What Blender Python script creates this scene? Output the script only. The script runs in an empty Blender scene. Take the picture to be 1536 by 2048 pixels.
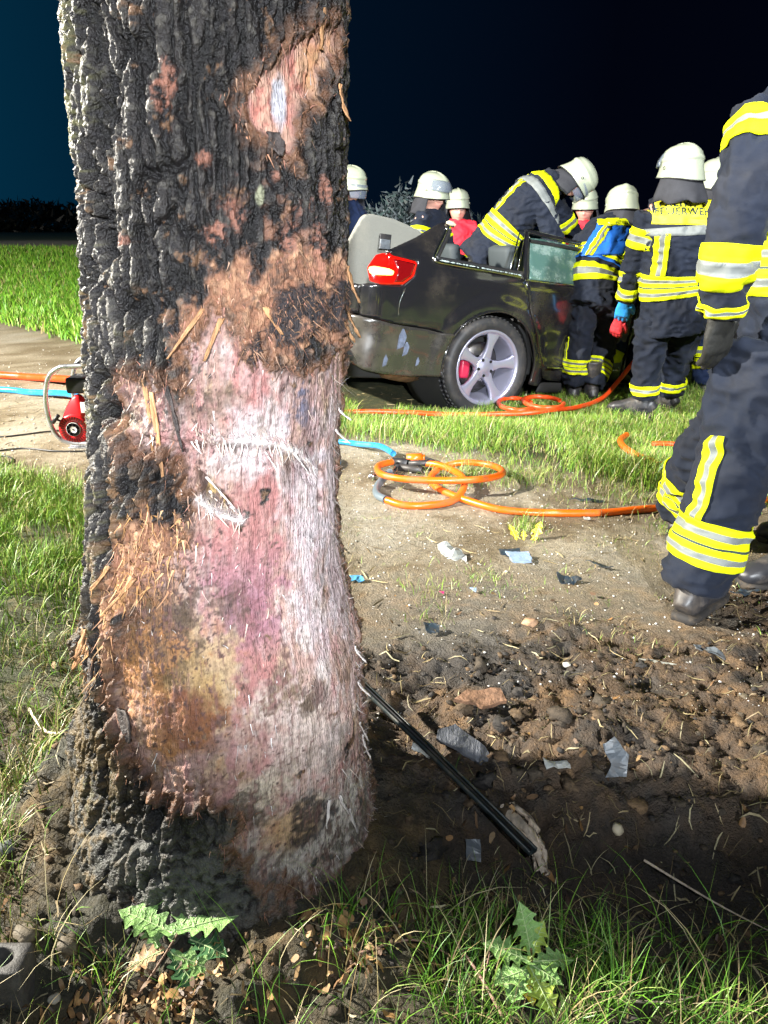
import bpy, bmesh, math, random
import numpy as np
from mathutils import Vector, Matrix, Quaternion
from mathutils.bvhtree import BVHTree
R = math.radians
random.seed(7)
rng = np.random.default_rng(11)
SC = bpy.context.scene
COL = SC.collection

# ------------------------------------------------------------------ camera
cam_d = bpy.data.cameras.new('camera')
cam = bpy.data.objects.new('camera', cam_d)
COL.objects.link(cam)
cam.location = (0, 0, 1.2)
cam.rotation_euler = (R(90 - 20.3), 0, 0)
cam_d.sensor_fit = 'VERTICAL'
cam_d.sensor_height = 36
cam_d.lens = 36 * 1538 / 2048
cam_d.clip_start = 0.05
cam_d.clip_end = 900
SC.camera = cam

# ------------------------------------------------------------------ night sky
world = bpy.data.worlds.new('World')
SC.world = world
world.use_nodes = True
wn = world.node_tree
wn.nodes.clear()
w_out = wn.nodes.new('ShaderNodeOutputWorld')
w_bg = wn.nodes.new('ShaderNodeBackground')
w_tc = wn.nodes.new('ShaderNodeTexCoord')
w_sep = wn.nodes.new('ShaderNodeSeparateXYZ')
w_rmp = wn.nodes.new('ShaderNodeValToRGB')
w_map = wn.nodes.new('ShaderNodeMapRange')
wn.links.new(w_tc.outputs['Generated'], w_sep.inputs[0])
wn.links.new(w_sep.outputs['X'], w_map.inputs['Value'])
w_map.inputs['From Min'].default_value = -0.6
w_map.inputs['From Max'].default_value = 0.25
wn.links.new(w_map.outputs[0], w_rmp.inputs[0])
e = w_rmp.color_ramp.elements
e[0].position = 0.0; e[0].color = (0.0008, 0.030, 0.062, 1)  # teal glow of lamp-lit haze put into the sky's left side
e[1].position = 1.0; e[1].color = (0.0005, 0.0010, 0.0035, 1)
m_ = e.new(0.45); m_.color = (0.0006, 0.006, 0.016, 1)
wn.links.new(w_rmp.outputs[0], w_bg.inputs[0])
w_bg.inputs[1].default_value = 1.0
wn.links.new(w_bg.outputs[0], w_out.inputs[0])

# ------------------------------------------------------------------ work lights of the rescue scene
def lamp(name, loc, target, power, color, size, angle=None, blend=0.3, kind='SPOT'):
    d = bpy.data.lights.new(name, kind)
    d.energy = power; d.color = color
    d.shadow_soft_size = size
    if kind == 'SPOT':
        d.spot_size = R(angle); d.spot_blend = blend
    o = bpy.data.objects.new(name, d); COL.objects.link(o)
    o.location = loc
    o.rotation_euler = (Vector(target) - Vector(loc)).to_track_quat('-Z', 'Y').to_euler()
    return o
lamp('floodlight_mast', (-7.0, 2.75, 4.0), (0.8, 4.2, 0.2), 9800, (1.0, 0.95, 0.84), 0.10, kind='POINT')
lamp('floodlight_vehicle', (0.35, -9.5, 3.4), (0.95, 6.5, 1.85), 10500, (0.90, 0.95, 1.0), 0.10, 25, 0.30)
lamp('floodlight_roadside', (2.35, -1.5, 5.2), (1.35, 5.7, 0.5), 3000, (0.97, 0.98, 1.0), 0.10, 40, 0.5)
lamp('phone_light', (0.16, -0.02, 1.30), (-0.12, 1.2, 0.38), 38, (0.80, 0.89, 1.0), 0.012, 92, 0.9)

SC.view_settings.view_transform = 'Standard'
SC.view_settings.look = 'None'
SC.view_settings.exposure = 0.3
SC.view_settings.gamma = 1.0
SC.cycles.max_bounces = 6
SC.cycles.transparent_max_bounces = 12

# ------------------------------------------------------------------ numpy noise
_p = rng.permutation(256); PERM = np.concatenate([_p, _p, _p]).astype(np.int32)
GR = rng.normal(size=(256, 3)).astype(np.float32)
GR /= np.linalg.norm(GR, axis=1)[:, None]
RV = rng.random((256, 3)).astype(np.float32)
def _h(i, j, k):
    return PERM[(PERM[(PERM[i & 255] + (j & 255)) & 511] + (k & 255)) & 511]
def perlin(x, y, z=None):
    x = np.asarray(x, np.float32); y = np.asarray(y, np.float32)
    z = np.zeros_like(x) + 0.37 if z is None else np.asarray(z, np.float32)
    xi = np.floor(x).astype(np.int32); yi = np.floor(y).astype(np.int32); zi = np.floor(z).astype(np.int32)
    xf = x - xi; yf = y - yi; zf = z - zi
    u = xf**3 * (xf * (xf * 6 - 15) + 10); v = yf**3 * (yf * (yf * 6 - 15) + 10); w = zf**3 * (zf * (zf * 6 - 15) + 10)
    def g(a, b, c):
        q = GR[_h(xi + a, yi + b, zi + c)]
        return q[..., 0] * (xf - a) + q[..., 1] * (yf - b) + q[..., 2] * (zf - c)
    def L(a, b, t): return a + (b - a) * t
    return 1.6 * L(L(L(g(0,0,0), g(1,0,0), u), L(g(0,1,0), g(1,1,0), u), v),
                   L(L(g(0,0,1), g(1,0,1), u), L(g(0,1,1), g(1,1,1), u), v), w)
def fbm(x, y, z=None, o=4, gain=0.5):
    s = 0; a = 1.0; f = 1.0; t = 0
    for i in range(o):
        s = s + a * perlin(x * f + 17.3 * i, y * f - 9.1 * i, None if z is None else z * f + 3.7 * i)
        t += a; a *= gain; f *= 2.03
    return s / t
def cells(x, y, seed=0):
    """distance to the nearest and second nearest cell point, and the id of the nearest cell"""
    x = np.asarray(x, np.float32); y = np.asarray(y, np.float32)
    xi = np.floor(x).astype(np.int32); yi = np.floor(y).astype(np.int32)
    f1 = np.full(x.shape, 9, np.float32); f2 = f1.copy(); idn = np.zeros(x.shape, np.int32)
    for a in (-1, 0, 1):
        for b in (-1, 0, 1):
            h = _h(xi + a, yi + b, np.full(xi.shape, seed, np.int32))
            rv = RV[h]
            d = np.sqrt((xi + a + rv[..., 0] - x)**2 + (yi + b + rv[..., 1] - y)**2)
            m = d < f1
            f2 = np.where(m, f1, np.minimum(f2, d)); idn = np.where(m, h, idn); f1 = np.where(m, d, f1)
    return f1, f2, RV[idn][..., 2]
def ss(a, b, x):
    t = np.clip((x - a) / (b - a), 0, 1); return t * t * (3 - 2 * t)
def mix(a, b, t):
    return a + (np.asarray(b, np.float32) - a) * t[..., None]

# ------------------------------------------------------------------ object helpers
def tag(o, label=None, cat=None, group=None, kind=None):
    if label: o['label'] = label
    if cat: o['category'] = cat
    if group: o['group'] = group
    if kind: o['kind'] = kind
    return o
def empty(name, loc=(0, 0, 0), label=None, cat=None, group=None, rot=None):
    o = bpy.data.objects.new(name, None); COL.objects.link(o)
    o.location = loc; o.empty_display_size = 0.1
    if rot: o.rotation_euler = rot
    return tag(o, label, cat, group)
def link(name, me, mats=None, parent=None, smooth=True):
    o = bpy.data.objects.new(name, me); COL.objects.link(o)
    if mats is not None:
        for m in (mats if isinstance(mats, (list, tuple)) else [mats]): me.materials.append(m)
    if parent is not None: o.parent = parent
    if smooth and len(me.polygons):
        me.polygons.foreach_set('use_smooth', np.ones(len(me.polygons), bool))
    return o
def mesh_np(name, V, F, col=None, attr=None):
    """V (n,3); F is an (m,4) or (m,3) array or a list of such arrays; col = (n,3) colour of the material itself"""
    me = bpy.data.meshes.new(name)
    Fs = [f for f in (F if isinstance(F, list) else [F]) if len(f)]
    nl = sum(f.size for f in Fs); nf = sum(len(f) for f in Fs)
    me.vertices.add(len(V)); me.vertices.foreach_set('co', np.ascontiguousarray(V, np.float32).ravel())
    me.loops.add(nl); me.polygons.add(nf)
    me.loops.foreach_set('vertex_index', np.concatenate([np.asarray(f).ravel() for f in Fs]).astype(np.int32))
    tot = np.concatenate([np.full(len(f), f.shape[1]) for f in Fs])
    me.polygons.foreach_set('loop_start', np.concatenate([[0], np.cumsum(tot)[:-1]]).astype(np.int32))
    me.update(calc_edges=True)
    if col is not None:
        a = me.color_attributes.new('Col', 'FLOAT_COLOR', 'POINT')
        a.data.foreach_set('color', np.concatenate([col, np.ones((len(V), 1))], 1).astype(np.float32).ravel())
    if attr:
        for k, v in attr.items():
            a = me.attributes.new(k, 'FLOAT', 'POINT'); a.data.foreach_set('value', v.astype(np.float32).ravel())
    return me
def grid_faces(nr, nc, wrap=False):
    r = np.arange(nr - 1)[:, None]; c = np.arange(nc if wrap else nc - 1)[None, :]
    c2 = (c + 1) % nc
    return np.stack([r * nc + c, r * nc + c2, (r + 1) * nc + c2, (r + 1) * nc + c], -1).reshape(-1, 4)
def bm_mesh(bm, name):
    me = bpy.data.meshes.new(name); bm.to_mesh(me); bm.free(); return me
def V3(*a): return Vector(a)

# ------------------------------------------------------------------ materials
def mat(name, color=(0.5, 0.5, 0.5), rough=0.5, metal=0.0, spec=0.5, attr=False, var=0.0, vscale=8.0, bump=0.0, bscale=60.0,
        coat=0.0, emit=None, estr=0.0, alpha=None, trans=0.0, rvar=0.0, sheen=0.0, stretch=None, dirt=None, dscale=5.0, damt=0.5, twoside=False):
    m = bpy.data.materials.new(name); m.use_nodes = True
    nt = m.node_tree; N = nt.nodes; Lk = nt.links
    b = N['Principled BSDF']
    b.inputs['Roughness'].default_value = rough; b.inputs['Metallic'].default_value = metal
    b.inputs['Specular IOR Level'].default_value = spec
    b.inputs['Coat Weight'].default_value = coat; b.inputs['Coat Roughness'].default_value = 0.08
    b.inputs['Transmission Weight'].default_value = trans
    if sheen: b.inputs['Sheen Weight'].default_value = sheen
    tc = N.new('ShaderNodeTexCoord'); src = tc.outputs['Object']
    if stretch:
        mp = N.new('ShaderNodeMapping'); mp.inputs['Scale'].default_value = stretch
        Lk.new(src, mp.inputs[0]); src = mp.outputs[0]
    if attr:
        a = N.new('ShaderNodeAttribute'); a.attribute_name = 'Col'; csrc = a.outputs['Color']
    else:
        a = N.new('ShaderNodeRGB'); a.outputs[0].default_value = (*color, 1); csrc = a.outputs[0]
    if var:
        n = N.new('ShaderNodeTexNoise'); n.inputs['Scale'].default_value = vscale; n.inputs['Detail'].default_value = 6
        n.inputs['Roughness'].default_value = 0.65
        Lk.new(src, n.inputs['Vector'])
        mr = N.new('ShaderNodeMapRange'); mr.inputs['From Min'].default_value = 0.3; mr.inputs['From Max'].default_value = 0.7
        mr.inputs['To Min'].default_value = 1 - var; mr.inputs['To Max'].default_value = 1 + var
        Lk.new(n.outputs[0], mr.inputs['Value'])
        mx = N.new('ShaderNodeVectorMath'); mx.operation = 'SCALE'
        Lk.new(csrc, mx.inputs[0]); Lk.new(mr.outputs[0], mx.inputs['Scale']); csrc = mx.outputs[0]
    if dirt:
        n = N.new('ShaderNodeTexNoise'); n.inputs['Scale'].default_value = dscale; n.inputs['Detail'].default_value = 8
        n.inputs['Roughness'].default_value = 0.7
        Lk.new(tc.outputs['Object'], n.inputs['Vector'])
        mr = N.new('ShaderNodeMapRange'); mr.inputs['From Min'].default_value = 0.48; mr.inputs['From Max'].default_value = 0.72
        mr.inputs['To Max'].default_value = damt
        Lk.new(n.outputs[0], mr.inputs['Value'])
        mx = N.new('ShaderNodeMix'); mx.data_type = 'RGBA'
        Lk.new(mr.outputs[0], mx.inputs[0]); Lk.new(csrc, mx.inputs[6]); mx.inputs[7].default_value = (*dirt, 1)
        csrc = mx.outputs[2]
        mr2 = N.new('ShaderNodeMapRange'); mr2.inputs['To Min'].default_value = rough; mr2.inputs['To Max'].default_value = 0.85
        Lk.new(mr.outputs[0], mr2.inputs['Value']); Lk.new(mr2.outputs[0], b.inputs['Roughness'])
    Lk.new(csrc, b.inputs['Base Color'])
    if rvar and not dirt:
        n = N.new('ShaderNodeTexNoise'); n.inputs['Scale'].default_value = vscale * 2; n.inputs['Detail'].default_value = 5
        Lk.new(src, n.inputs['Vector'])
        mr = N.new('ShaderNodeMapRange'); mr.inputs['From Min'].default_value = 0.3; mr.inputs['From Max'].default_value = 0.7
        mr.inputs['To Min'].default_value = max(rough - rvar, 0.05); mr.inputs['To Max'].default_value = min(rough + rvar, 1)
        Lk.new(n.outputs[0], mr.inputs['Value']); Lk.new(mr.outputs[0], b.inputs['Roughness'])
    if bump:
        n = N.new('ShaderNodeTexNoise'); n.inputs['Scale'].default_value = bscale; n.inputs['Detail'].default_value = 5
        n.inputs['Roughness'].default_value = 0.6
        Lk.new(src, n.inputs['Vector'])
        bp = N.new('ShaderNodeBump'); bp.inputs['Strength'].default_value = 1.0; bp.inputs['Distance'].default_value = bump
        Lk.new(n.outputs[0], bp.inputs['Height']); Lk.new(bp.outputs[0], b.inputs['Normal'])
    if emit:
        b.inputs['Emission Color'].default_value = (*emit, 1); b.inputs['Emission Strength'].default_value = estr
    if alpha is not None: b.inputs['Alpha'].default_value = alpha
    return m

# ------------------------------------------------------------------ ground shape
def seg_side(x, y, a, b):
    """signed distance to the line a-b (positive on its left side)"""
    dx, dy = b[0] - a[0], b[1] - a[1]; L = math.hypot(dx, dy)
    return (dx * (y - a[1]) - dy * (x - a[0])) / L
def poly_dist(x, y, pts):
    """signed distance to an open polyline, positive on the far side (to the left when walking along it)"""
    best = np.full(np.shape(x), 1e9, np.float32); sg = np.ones(np.shape(x), np.float32)
    for a, b in zip(pts[:-1], pts[1:]):
        dx, dy = b[0] - a[0], b[1] - a[1]; L2 = dx * dx + dy * dy
        t = np.clip(((x - a[0]) * dx + (y - a[1]) * dy) / L2, 0, 1)
        d = np.hypot(x - a[0] - t * dx, y - a[1] - t * dy)
        s_ = np.where(dx * (y - a[1]) - dy * (x - a[0]) >= 0, 1, -1)
        m = d < best; best = np.where(m, d, best); sg = np.where(m, s_, sg)
    return best * sg
EDGE_FAR = [(-40, 55), (-9.5, 16.5), (-5.3, 10.9), (-3.2, 8.3), (-0.24, 4.55), (0.86, 3.80), (1.32, 3.42), (2.3, 2.95), (6, 1.0)]
EDGE_NEAR = [(-40, 34), (-6.0, 7.4), (-2.07, 3.97), (-1.45, 3.5), (-0.7, 2.6), (-0.15, 1.9), (0.1, 1.4), (0.35, 1.12), (1.2, 1.0), (6, 0.7)]
def zones(x, y):
    n = fbm(x * 1.3, y * 1.3, o=4) * 0.28
    nf = fbm(x * 9, y * 9, o=3) * 0.08
    df = poly_dist(x, y, EDGE_FAR[::1]); dn = -poly_dist(x, y, EDGE_NEAR)
    far_g = ss(-0.10, 0.14, df + n * 0.7 + nf)
    near_g = ss(-0.10, 0.16, dn + n * 0.5 + nf)
    return far_g, near_g
def soil_mask(x, y):
    """churned dark soil thrown up beside the tree"""
    n = fbm(x * 1.7 + 5, y * 1.7, o=4) * 0.4
    d = np.hypot((x - 0.75) / 1.35, (y - 1.55) / 0.62)
    d2 = np.hypot((x + 0.35) / 0.9, (y - 1.2) / 0.62)
    d2 = np.minimum(d2, np.hypot((x + 0.68) / 0.26, (y - 1.40) / 0.34))
    d3 = np.hypot((x - 1.7) / 0.9, (y - 2.3) / 0.55)
    return ss(1.18, 0.80, np.minimum(np.minimum(d, d2), d3 + 0.15) + n)
def ground_h(x, y, fine=True):
    x = np.asarray(x, np.float32); y = np.asarray(y, np.float32)
    h = 0.03 * fbm(x * 0.35, y * 0.35, o=3) * ss(0.5, 3, np.hypot(x, y))
    far = np.hypot(x, y - 3)
    s = soil_mask(x, y)
    fg, ng = zones(x, y)
    h = h + 0.03 * fg * ss(0, 2, y) * 1.0
    if fine:
        near = ss(9, 3.5, far)
        c1 = fbm(x * 5.5, y * 5.5 + 3, o=5, gain=0.55)
        c2 = 0.5 - np.abs(fbm(x * 13 + 7, y * 13, o=4, gain=0.6)) * 1.6
        c3 = 0.5 - np.abs(fbm(x * 34 + 2, y * 34, o=3, gain=0.7)) * 1.6
        h = h + s * (0.055 * c1 + 0.030 * c2 + 0.018 * c3 - 0.020)
        h = h + near * (1 - s) * (0.006 * c1 + 0.003 * c2 + 0.0025 * c3)
        h = h + near * ng * 0.02 * c1
    # hollow added in front of the tree's right side to deepen its shadow
    h = h - 0.085 * np.exp(-(((y - 1.20 + 0.03 * (x - 0.6)) / 0.15)**2)) * ss(-0.05, 0.25, x) * ss(1.9, 1.1, x)
    h = h - 0.05 * np.exp(-((x - 0.10) / 0.13)**2 - ((y - 1.72) / 0.16)**2)
    h = h + 0.05 * np.exp(-((x - 0.62) / 0.30)**2 - ((y - 1.62) / 0.13)**2)
    h = h + 0.04 * np.exp(-((x - 1.1) / 0.25)**2 - ((y - 1.45) / 0.12)**2)
    # earth heaped round the foot of the trunk
    rt = np.hypot(x + 0.34, y - 1.36)
    h = h + 0.035 * ss(0.55, 0.3, rt) + 0.12 * np.exp(-((x + 0.66) / 0.13)**2 - ((y - 1.40) / 0.17)**2)
    h = h + 0.56 * ss(11, 23, y) * ss(-2.5, -6.5, x) + 0.25 * ss(22, 30, y) * ss(-2.5, -6.5, x)
    # ditch the car's nose has gone down into
    h = h - 0.55 * np.exp(-(((x - 3.6) / 1.3)**2 + ((y - 7.4) / 1.25)**2)) 
    h = h - 0.06 * np.exp(-(((x - 1.6) / 0.8)**2 + ((y - 6.1) / 0.5)**2))
    return h
_gx = np.concatenate([-1.9 - np.geomspace(0.02, 400, 120)[::-1], np.arange(-1.9, 2.3, 0.0115), 2.3 + np.geomspace(0.02, 400, 110)])
_gy = np.concatenate([0.55 - np.geomspace(0.02, 60, 40)[::-1], np.arange(0.55, 3.1, 0.0100), 3.1 + np.cumsum(np.geomspace(0.011, 0.05, 110)), ])
_gy = np.concatenate([_gy, _gy[-1] + np.geomspace(0.06, 600, 130)])
GX, GY = np.meshgrid(_gx.astype(np.float32), _gy.astype(np.float32))
GZ = ground_h(GX, GY)
S = soil_mask(GX, GY); FG, NG = zones(GX, GY)
n1 = fbm(GX * 2.2, GY * 2.2, o=5); n2 = fbm(GX * 18, GY * 18, o=4); n3 = fbm(GX * 60, GY * 60, o=2)
path = np.zeros(GX.shape + (3,), np.float32) + np.array((0.30, 0.255, 0.18), np.float32)
path = mix(path, (0.17, 0.13, 0.075), ss(-0.1, 0.35, n1 + 0.5 * n2))
path = mix(path, (0.36, 0.33, 0.27), ss(0.15, 0.5, -n1 + 0.4 * n3) * 0.7)
soil = np.zeros(GX.shape + (3,), np.float32) + np.array((0.075, 0.048, 0.028), np.float32)
soil = mix(soil, (0.16, 0.095, 0.045), ss(0.0, 0.5, n2 + 0.4 * n1))
soil = mix(soil, (0.040, 0.038, 0.036), ss(0.05, 0.35, fbm(GX * 4 + 9, GY * 4, o=4)) * 0.85)
soil = mix(soil, (0.030, 0.022, 0.016), ss(1.50, 1.25, GY) * ss(-0.1, 0.15, GX) * 0.7)  # soil painted darker where the tree's shadow falls
soil = mix(soil, (0.035, 0.028, 0.022), ss(0.0, 0.5, -n2 - 0.5 * n1))
gc = mix(path, soil, np.clip(S * 1.15, 0, 1)) if False else path + (soil - path) * S[..., None]
# soil gets browner from the path towards the camera
brown = ss(2.9, 2.05, GY + 0.5 * n1) * ss(-1.2, 0.2, GX)
gc = gc + (soil * 1.5 - gc) * (brown * 0.65)[..., None]
gsoil = np.zeros_like(gc) + np.array((0.045, 0.050, 0.018), np.float32)
gsoil = mix(gsoil, (0.10, 0.085, 0.03), ss(0.0, 0.4, n2))
gg = np.clip(np.maximum(FG, NG), 0, 1) * (1 - 0.6 * S)
gc = gc + (gsoil - gc) * gg[..., None]
farm = ss(14, 22, GY)
fcol = np.zeros_like(gc) + np.array((0.035, 0.070, 0.018), np.float32)
fcol = mix(fcol, (0.06, 0.085, 0.03), ss(-0.2, 0.5, n1))
gc = gc + (fcol - gc) * (farm * FG)[..., None]
# strip of field track far off on the left
trk = ss(22.0, 23.0, GY + 0.6 * n1) * ss(28.5, 27.0, GY + 0.6 * n1) * ss(-3, -5, GX)
gc = gc + (np.array((0.42, 0.37, 0.29), np.float32) - gc) * trk[..., None]
M_ground = mat('ground', attr=True, rough=0.75, var=0.35, vscale=55, bump=0.012, bscale=150, rvar=0.2)
me = mesh_np('ground', np.stack([GX, GY, GZ], -1).reshape(-1, 3), grid_faces(len(_gy), len(_gx)), gc.reshape(-1, 3))
tag(link('ground', me, M_ground), kind='structure')

# ------------------------------------------------------------------ the damaged tree
TRK = np.array([(-.25,-.345,.345),(0.0,-.342,.322),(0.092,-.338,.314),(.157,-.331,.301),(.281,-.318,.284),(.4,-.315,.276),(.512,-.320,.262),(.619,-.318,.246),(.721,-.309,.238),(.818,-.303,.231),(.911,-.292,.229),(1.084,-.279,.224),(1.242,-.276,.219),(1.388,-.274,.215),(1.523,-.267,.213),(2.2,-.25,.205),(6.0,-.15,.15)])
TY = 1.36
WOOD = [(0.10,1.092),(0.271,1.084),(0.321,1.03),(0.456,1.018),(0.602,1.0),(0.858,0.988),(1.332,1.015),(1.75,0.945),(1.85,0.815),(1.85,0.614),(1.85,0.507),(1.8,0.361),(1.7,0.115),(1.5,-0.01),(0.959,0.008),(0.613,0.055),(0.343,0.108),(0.223,0.169),(0.247,0.227),(0.064,0.267),(-0.214,0.267),(-0.507,0.315),(-0.683,0.376),(-0.719,0.45),(-0.623,0.533),(-0.45,0.623),(-0.33,0.663),(-0.166,0.702),(0.022,0.728),(0.058,0.802),(-0.1,0.858),(-0.495,0.882),(-0.622,0.934),(-0.579,0.978),(-0.283,0.985),(-0.038,0.968),(-0.004,1.046)]
PATCH = [(0.381,1.358),(0.527,1.393),(0.669,1.402),(0.765,1.434),(1.078,1.472),(1.30,1.475),(1.28,1.441),(1.122,1.408),(1.089,1.378),(0.879,1.366),(0.862,1.337),(0.743,1.295),(0.594,1.311),(0.476,1.324)]
PINK = [(0.288,1.038),(0.583,1.0),(0.62,0.87),(0.802,0.778),(0.666,0.699),(0.587,0.536),(0.459,0.428),(0.247,0.441),(0.299,0.587),(0.142,0.651),(0.072,0.72),(0.309,0.798),(0.399,0.877),(0.273,0.934)]
ORANGE = [(-0.6,0.62),(-0.158,0.64),(0.133,0.558),(0.195,0.461),(0.1,0.331),(-0.213,0.307),(-0.536,0.353),(-0.72,0.463)]
SMEAR = [(-0.279,0.457),(-0.075,0.477),(0.128,0.444),(0.136,0.37),(0.009,0.327),(-0.206,0.348),(-0.329,0.409)]
HAIRY = [(0.386,1.073),(0.6,1.099),(0.958,1.124),(1.35,1.119),(1.347,1.048),(0.956,1.026),(0.601,1.026),(0.404,1.037)]
FIBRE = [(0.0,1.103),(0.138,1.14),(0.335,1.16),(0.536,1.149),(0.776,1.179),(1.5,1.15),(1.6,1.02),(0.602,1.004),(0.354,1.037),(0.19,1.074),(-0.07,1.039),(-0.14,1.067)]
LFIB = [(-0.615,0.719),(-0.443,0.771),(-0.10,0.771),(-0.12,0.70),(-0.272,0.645),(-0.518,0.599),(-0.716,0.532),(-0.85,0.453),(-0.76,0.62)]
CRATER = [(0.01,0.85),(0.106,0.834),(0.308,0.79),(0.367,0.76),(0.206,0.772),(0.075,0.794),(0.025,0.822)]
RS = 0.24
def pdist(a, z, poly):
    """signed distance in metres to a closed outline drawn on the bark (positive inside)"""
    P = np.array(poly, np.float32); x = a * RS; y = z
    px = P[:, 0] * RS; py = P[:, 1]; n = len(P)
    best = np.full(a.shape, 1e9, np.float32); ins = np.zeros(a.shape, bool)
    for i in range(n):
        j = (i + 1) % n
        ax, ay, bx, by = px[i], py[i], px[j], py[j]; dx, dy = bx - ax, by - ay
        t = np.clip(((x - ax) * dx + (y - ay) * dy) / (dx * dx + dy * dy + 1e-9), 0, 1)
        best = np.minimum(best, np.hypot(x - ax - t * dx, y - ay - t * dy))
        if abs(dy) > 1e-9:
            ins ^= ((ay > y) != (by > y)) & (x < (bx - ax) * (y - ay) / (by - ay) + ax)
    return np.where(ins, best, -best)
def blob(a, z, ca, cz, ra, rz, nz, w=0.35):
    d = np.hypot((a - ca) * RS / ra, (z - cz) / rz)
    return ss(1 + w, 1 - w, d + nz)
_pd = np.concatenate([np.radians(np.arange(-112, 112.1, 0.50)), np.radians(np.arange(115, 247, 3.5))])
_zd = np.concatenate([np.arange(-0.20, 1.62, 0.0026), 1.62 + np.cumsum(np.geomspace(0.004, 0.25, 60))])
A_, Z_ = np.meshgrid(_pd.astype(np.float32), _zd.astype(np.float32))
S_ = A_ * RS
wx = fbm(S_ * 9, Z_ * 5, o=3) ; wz = fbm(S_ * 9 + 40, Z_ * 5 + 8, o=3)
nA = fbm(S_ * 22, Z_ * 22, o=5); nB = fbm(S_ * 60 + 9, Z_ * 60, o=4); nC = fbm(S_ * 150, Z_ * 150 + 5, o=3)
nL = fbm(S_ * 5 + 3, Z_ * 5, o=3)
streak = fbm(S_ * 90, Z_ * 7 + 3 * nL, o=4); streak2 = fbm(S_ * 230 + 3, Z_ * 16 + 1, o=3)
fray = nA * 0.040 + nB * 0.026 + fbm(S_ * 45, Z_ * 20, o=3) * 0.020 + fbm(S_ * 9 + 7, Z_ * 9, o=3) * 0.030
dW = pdist(A_, Z_, WOOD) + fray; dP = pdist(A_, Z_, PATCH) - 0.006 + fray * 0.45
wood = ss(-0.004, 0.006, np.maximum(dW, dP))
dF = pdist(A_, Z_, FIBRE) + fray; dLF = pdist(A_, Z_, LFIB) + fray; dH = pdist(A_, Z_, HAIRY) + fray
fib = ss(-0.012, 0.01, np.maximum(dF, dLF)) 
edge = ss(0.030, 0.0, np.abs(np.maximum(dW, dP) + 0.006))          # torn bark rim
hairy = ss(-0.006, 0.006, dH)
wsoft = ss(-0.016, 0.014, np.maximum(dW, dP)) * (1 - hairy)
wood = wood * (1 - hairy) * (1 - ss(0.40, 0.52, nA * 0.8 + 0.45 * nB + 0.35 * fbm(S_ * 7 + 2, Z_ * 7, o=2) + 0.15 * ss(0.03, 0.0, np.maximum(dW, dP))))
crat = ss(-0.002, 0.010, pdist(A_, Z_, CRATER) + nB * 0.003)
# bark relief: long vertical plates parted by deep fissures, broken across
f1, f2, cid = cells((S_ + 0.009 * wx + 0.004 * nA) / 0.027, (Z_ + 0.04 * wz) / 0.16, 3)
g1, g2, gid = cells((S_ + 0.010 * wx + 0.006 * nA) / 0.016, (Z_ + 0.03 * wz + 0.006 * nA) / 0.050, 9)
crk = np.abs(perlin(S_ * 26 + 1.1 * wx + 0.5 * nA, Z_ * 6.5 + 1.2 * wz)); crk2 = np.abs(perlin(S_ * 48 + 0.8 * nA + 9, Z_ * 17 + 0.8 * wx))
h1, h2, hid = cells((S_ + 0.003 * nB) / 0.0075, (Z_ + 0.003 * nA) / 0.011, 21)
fis = ss(0.03, 0.34, f2 - f1 + 0.12 * nB) * ss(0.0, 0.20, crk + 0.05 * nB); fis2 = ss(0.0, 0.26, g2 - g1 + 0.16 * nB) * ss(-0.02, 0.12, crk2 + 0.06 * nB); fis3 = ss(0, 0.35, h2 - h1)
leftness = ss(0.45, -0.5, A_ + 0.25 * nL + 0.35 * (Z_ - 1.0)) * ss(0.15, 0.5, Z_ + 0.3 * nL)
deep = 0.32 + 0.68 * leftness
bark_d = deep * (0.019 * fis + 0.003 * fis2) + 0.0030 * fbm(S_ * 120, Z_ * 48, o=3) + 0.0030 * nB + 0.0034 * nC + 0.003 * nA * fis
lump = 0.012 * fbm(A_ * 2.2, Z_ * 4, o=3)
wood_d = -0.006 + 0.0030 * streak + 0.0014 * streak2 + (0.0012 + 0.0040 * ss(0.06, 0.0, dW) + 0.003 * ss(0.5, -0.3, A_)) * nB + 0.0020 * nC + 0.006 * nL * ss(0.0, 0.2, dW) + 0.006 * nA * ss(0.35, 0.1, Z_ + 0.1 * nL)
wood_d = wood_d - 0.030 * crat
# torn lips across the wood
def lip(pts, w, amp):
    d = np.full(A_.shape, 9, np.float32)
    for (a0, z0), (a1, z1) in zip(pts[:-1], pts[1:]):
        ax, bx = a0 * RS, a1 * RS; dx, dy = bx - ax, z1 - z0
        t = np.clip(((S_ - ax) * dx + (Z_ - z0) * dy) / (dx * dx + dy * dy), 0, 1)
        d = np.minimum(d, np.hypot(S_ - ax - t * dx, Z_ - z0 - t * dy))
    return amp * np.exp(-((d + 0.004 * nB) / w)**2), d
SCAR = [(-0.5, 0.902), (-0.071, 0.897), (0.294, 0.891), (0.617, 0.878), (0.85, 0.85), (1.014, 0.82)]
SCAR2 = [(0.05, 0.795), (0.2, 0.772), (0.367, 0.758)]
l1, ld1 = lip(SCAR, 0.008, 0.010); l2, ld2 = lip(SCAR2, 0.006, 0.012)
l3, ld3 = lip([(a, z - 0.018) for a, z in SCAR], 0.012, -0.008)
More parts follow.
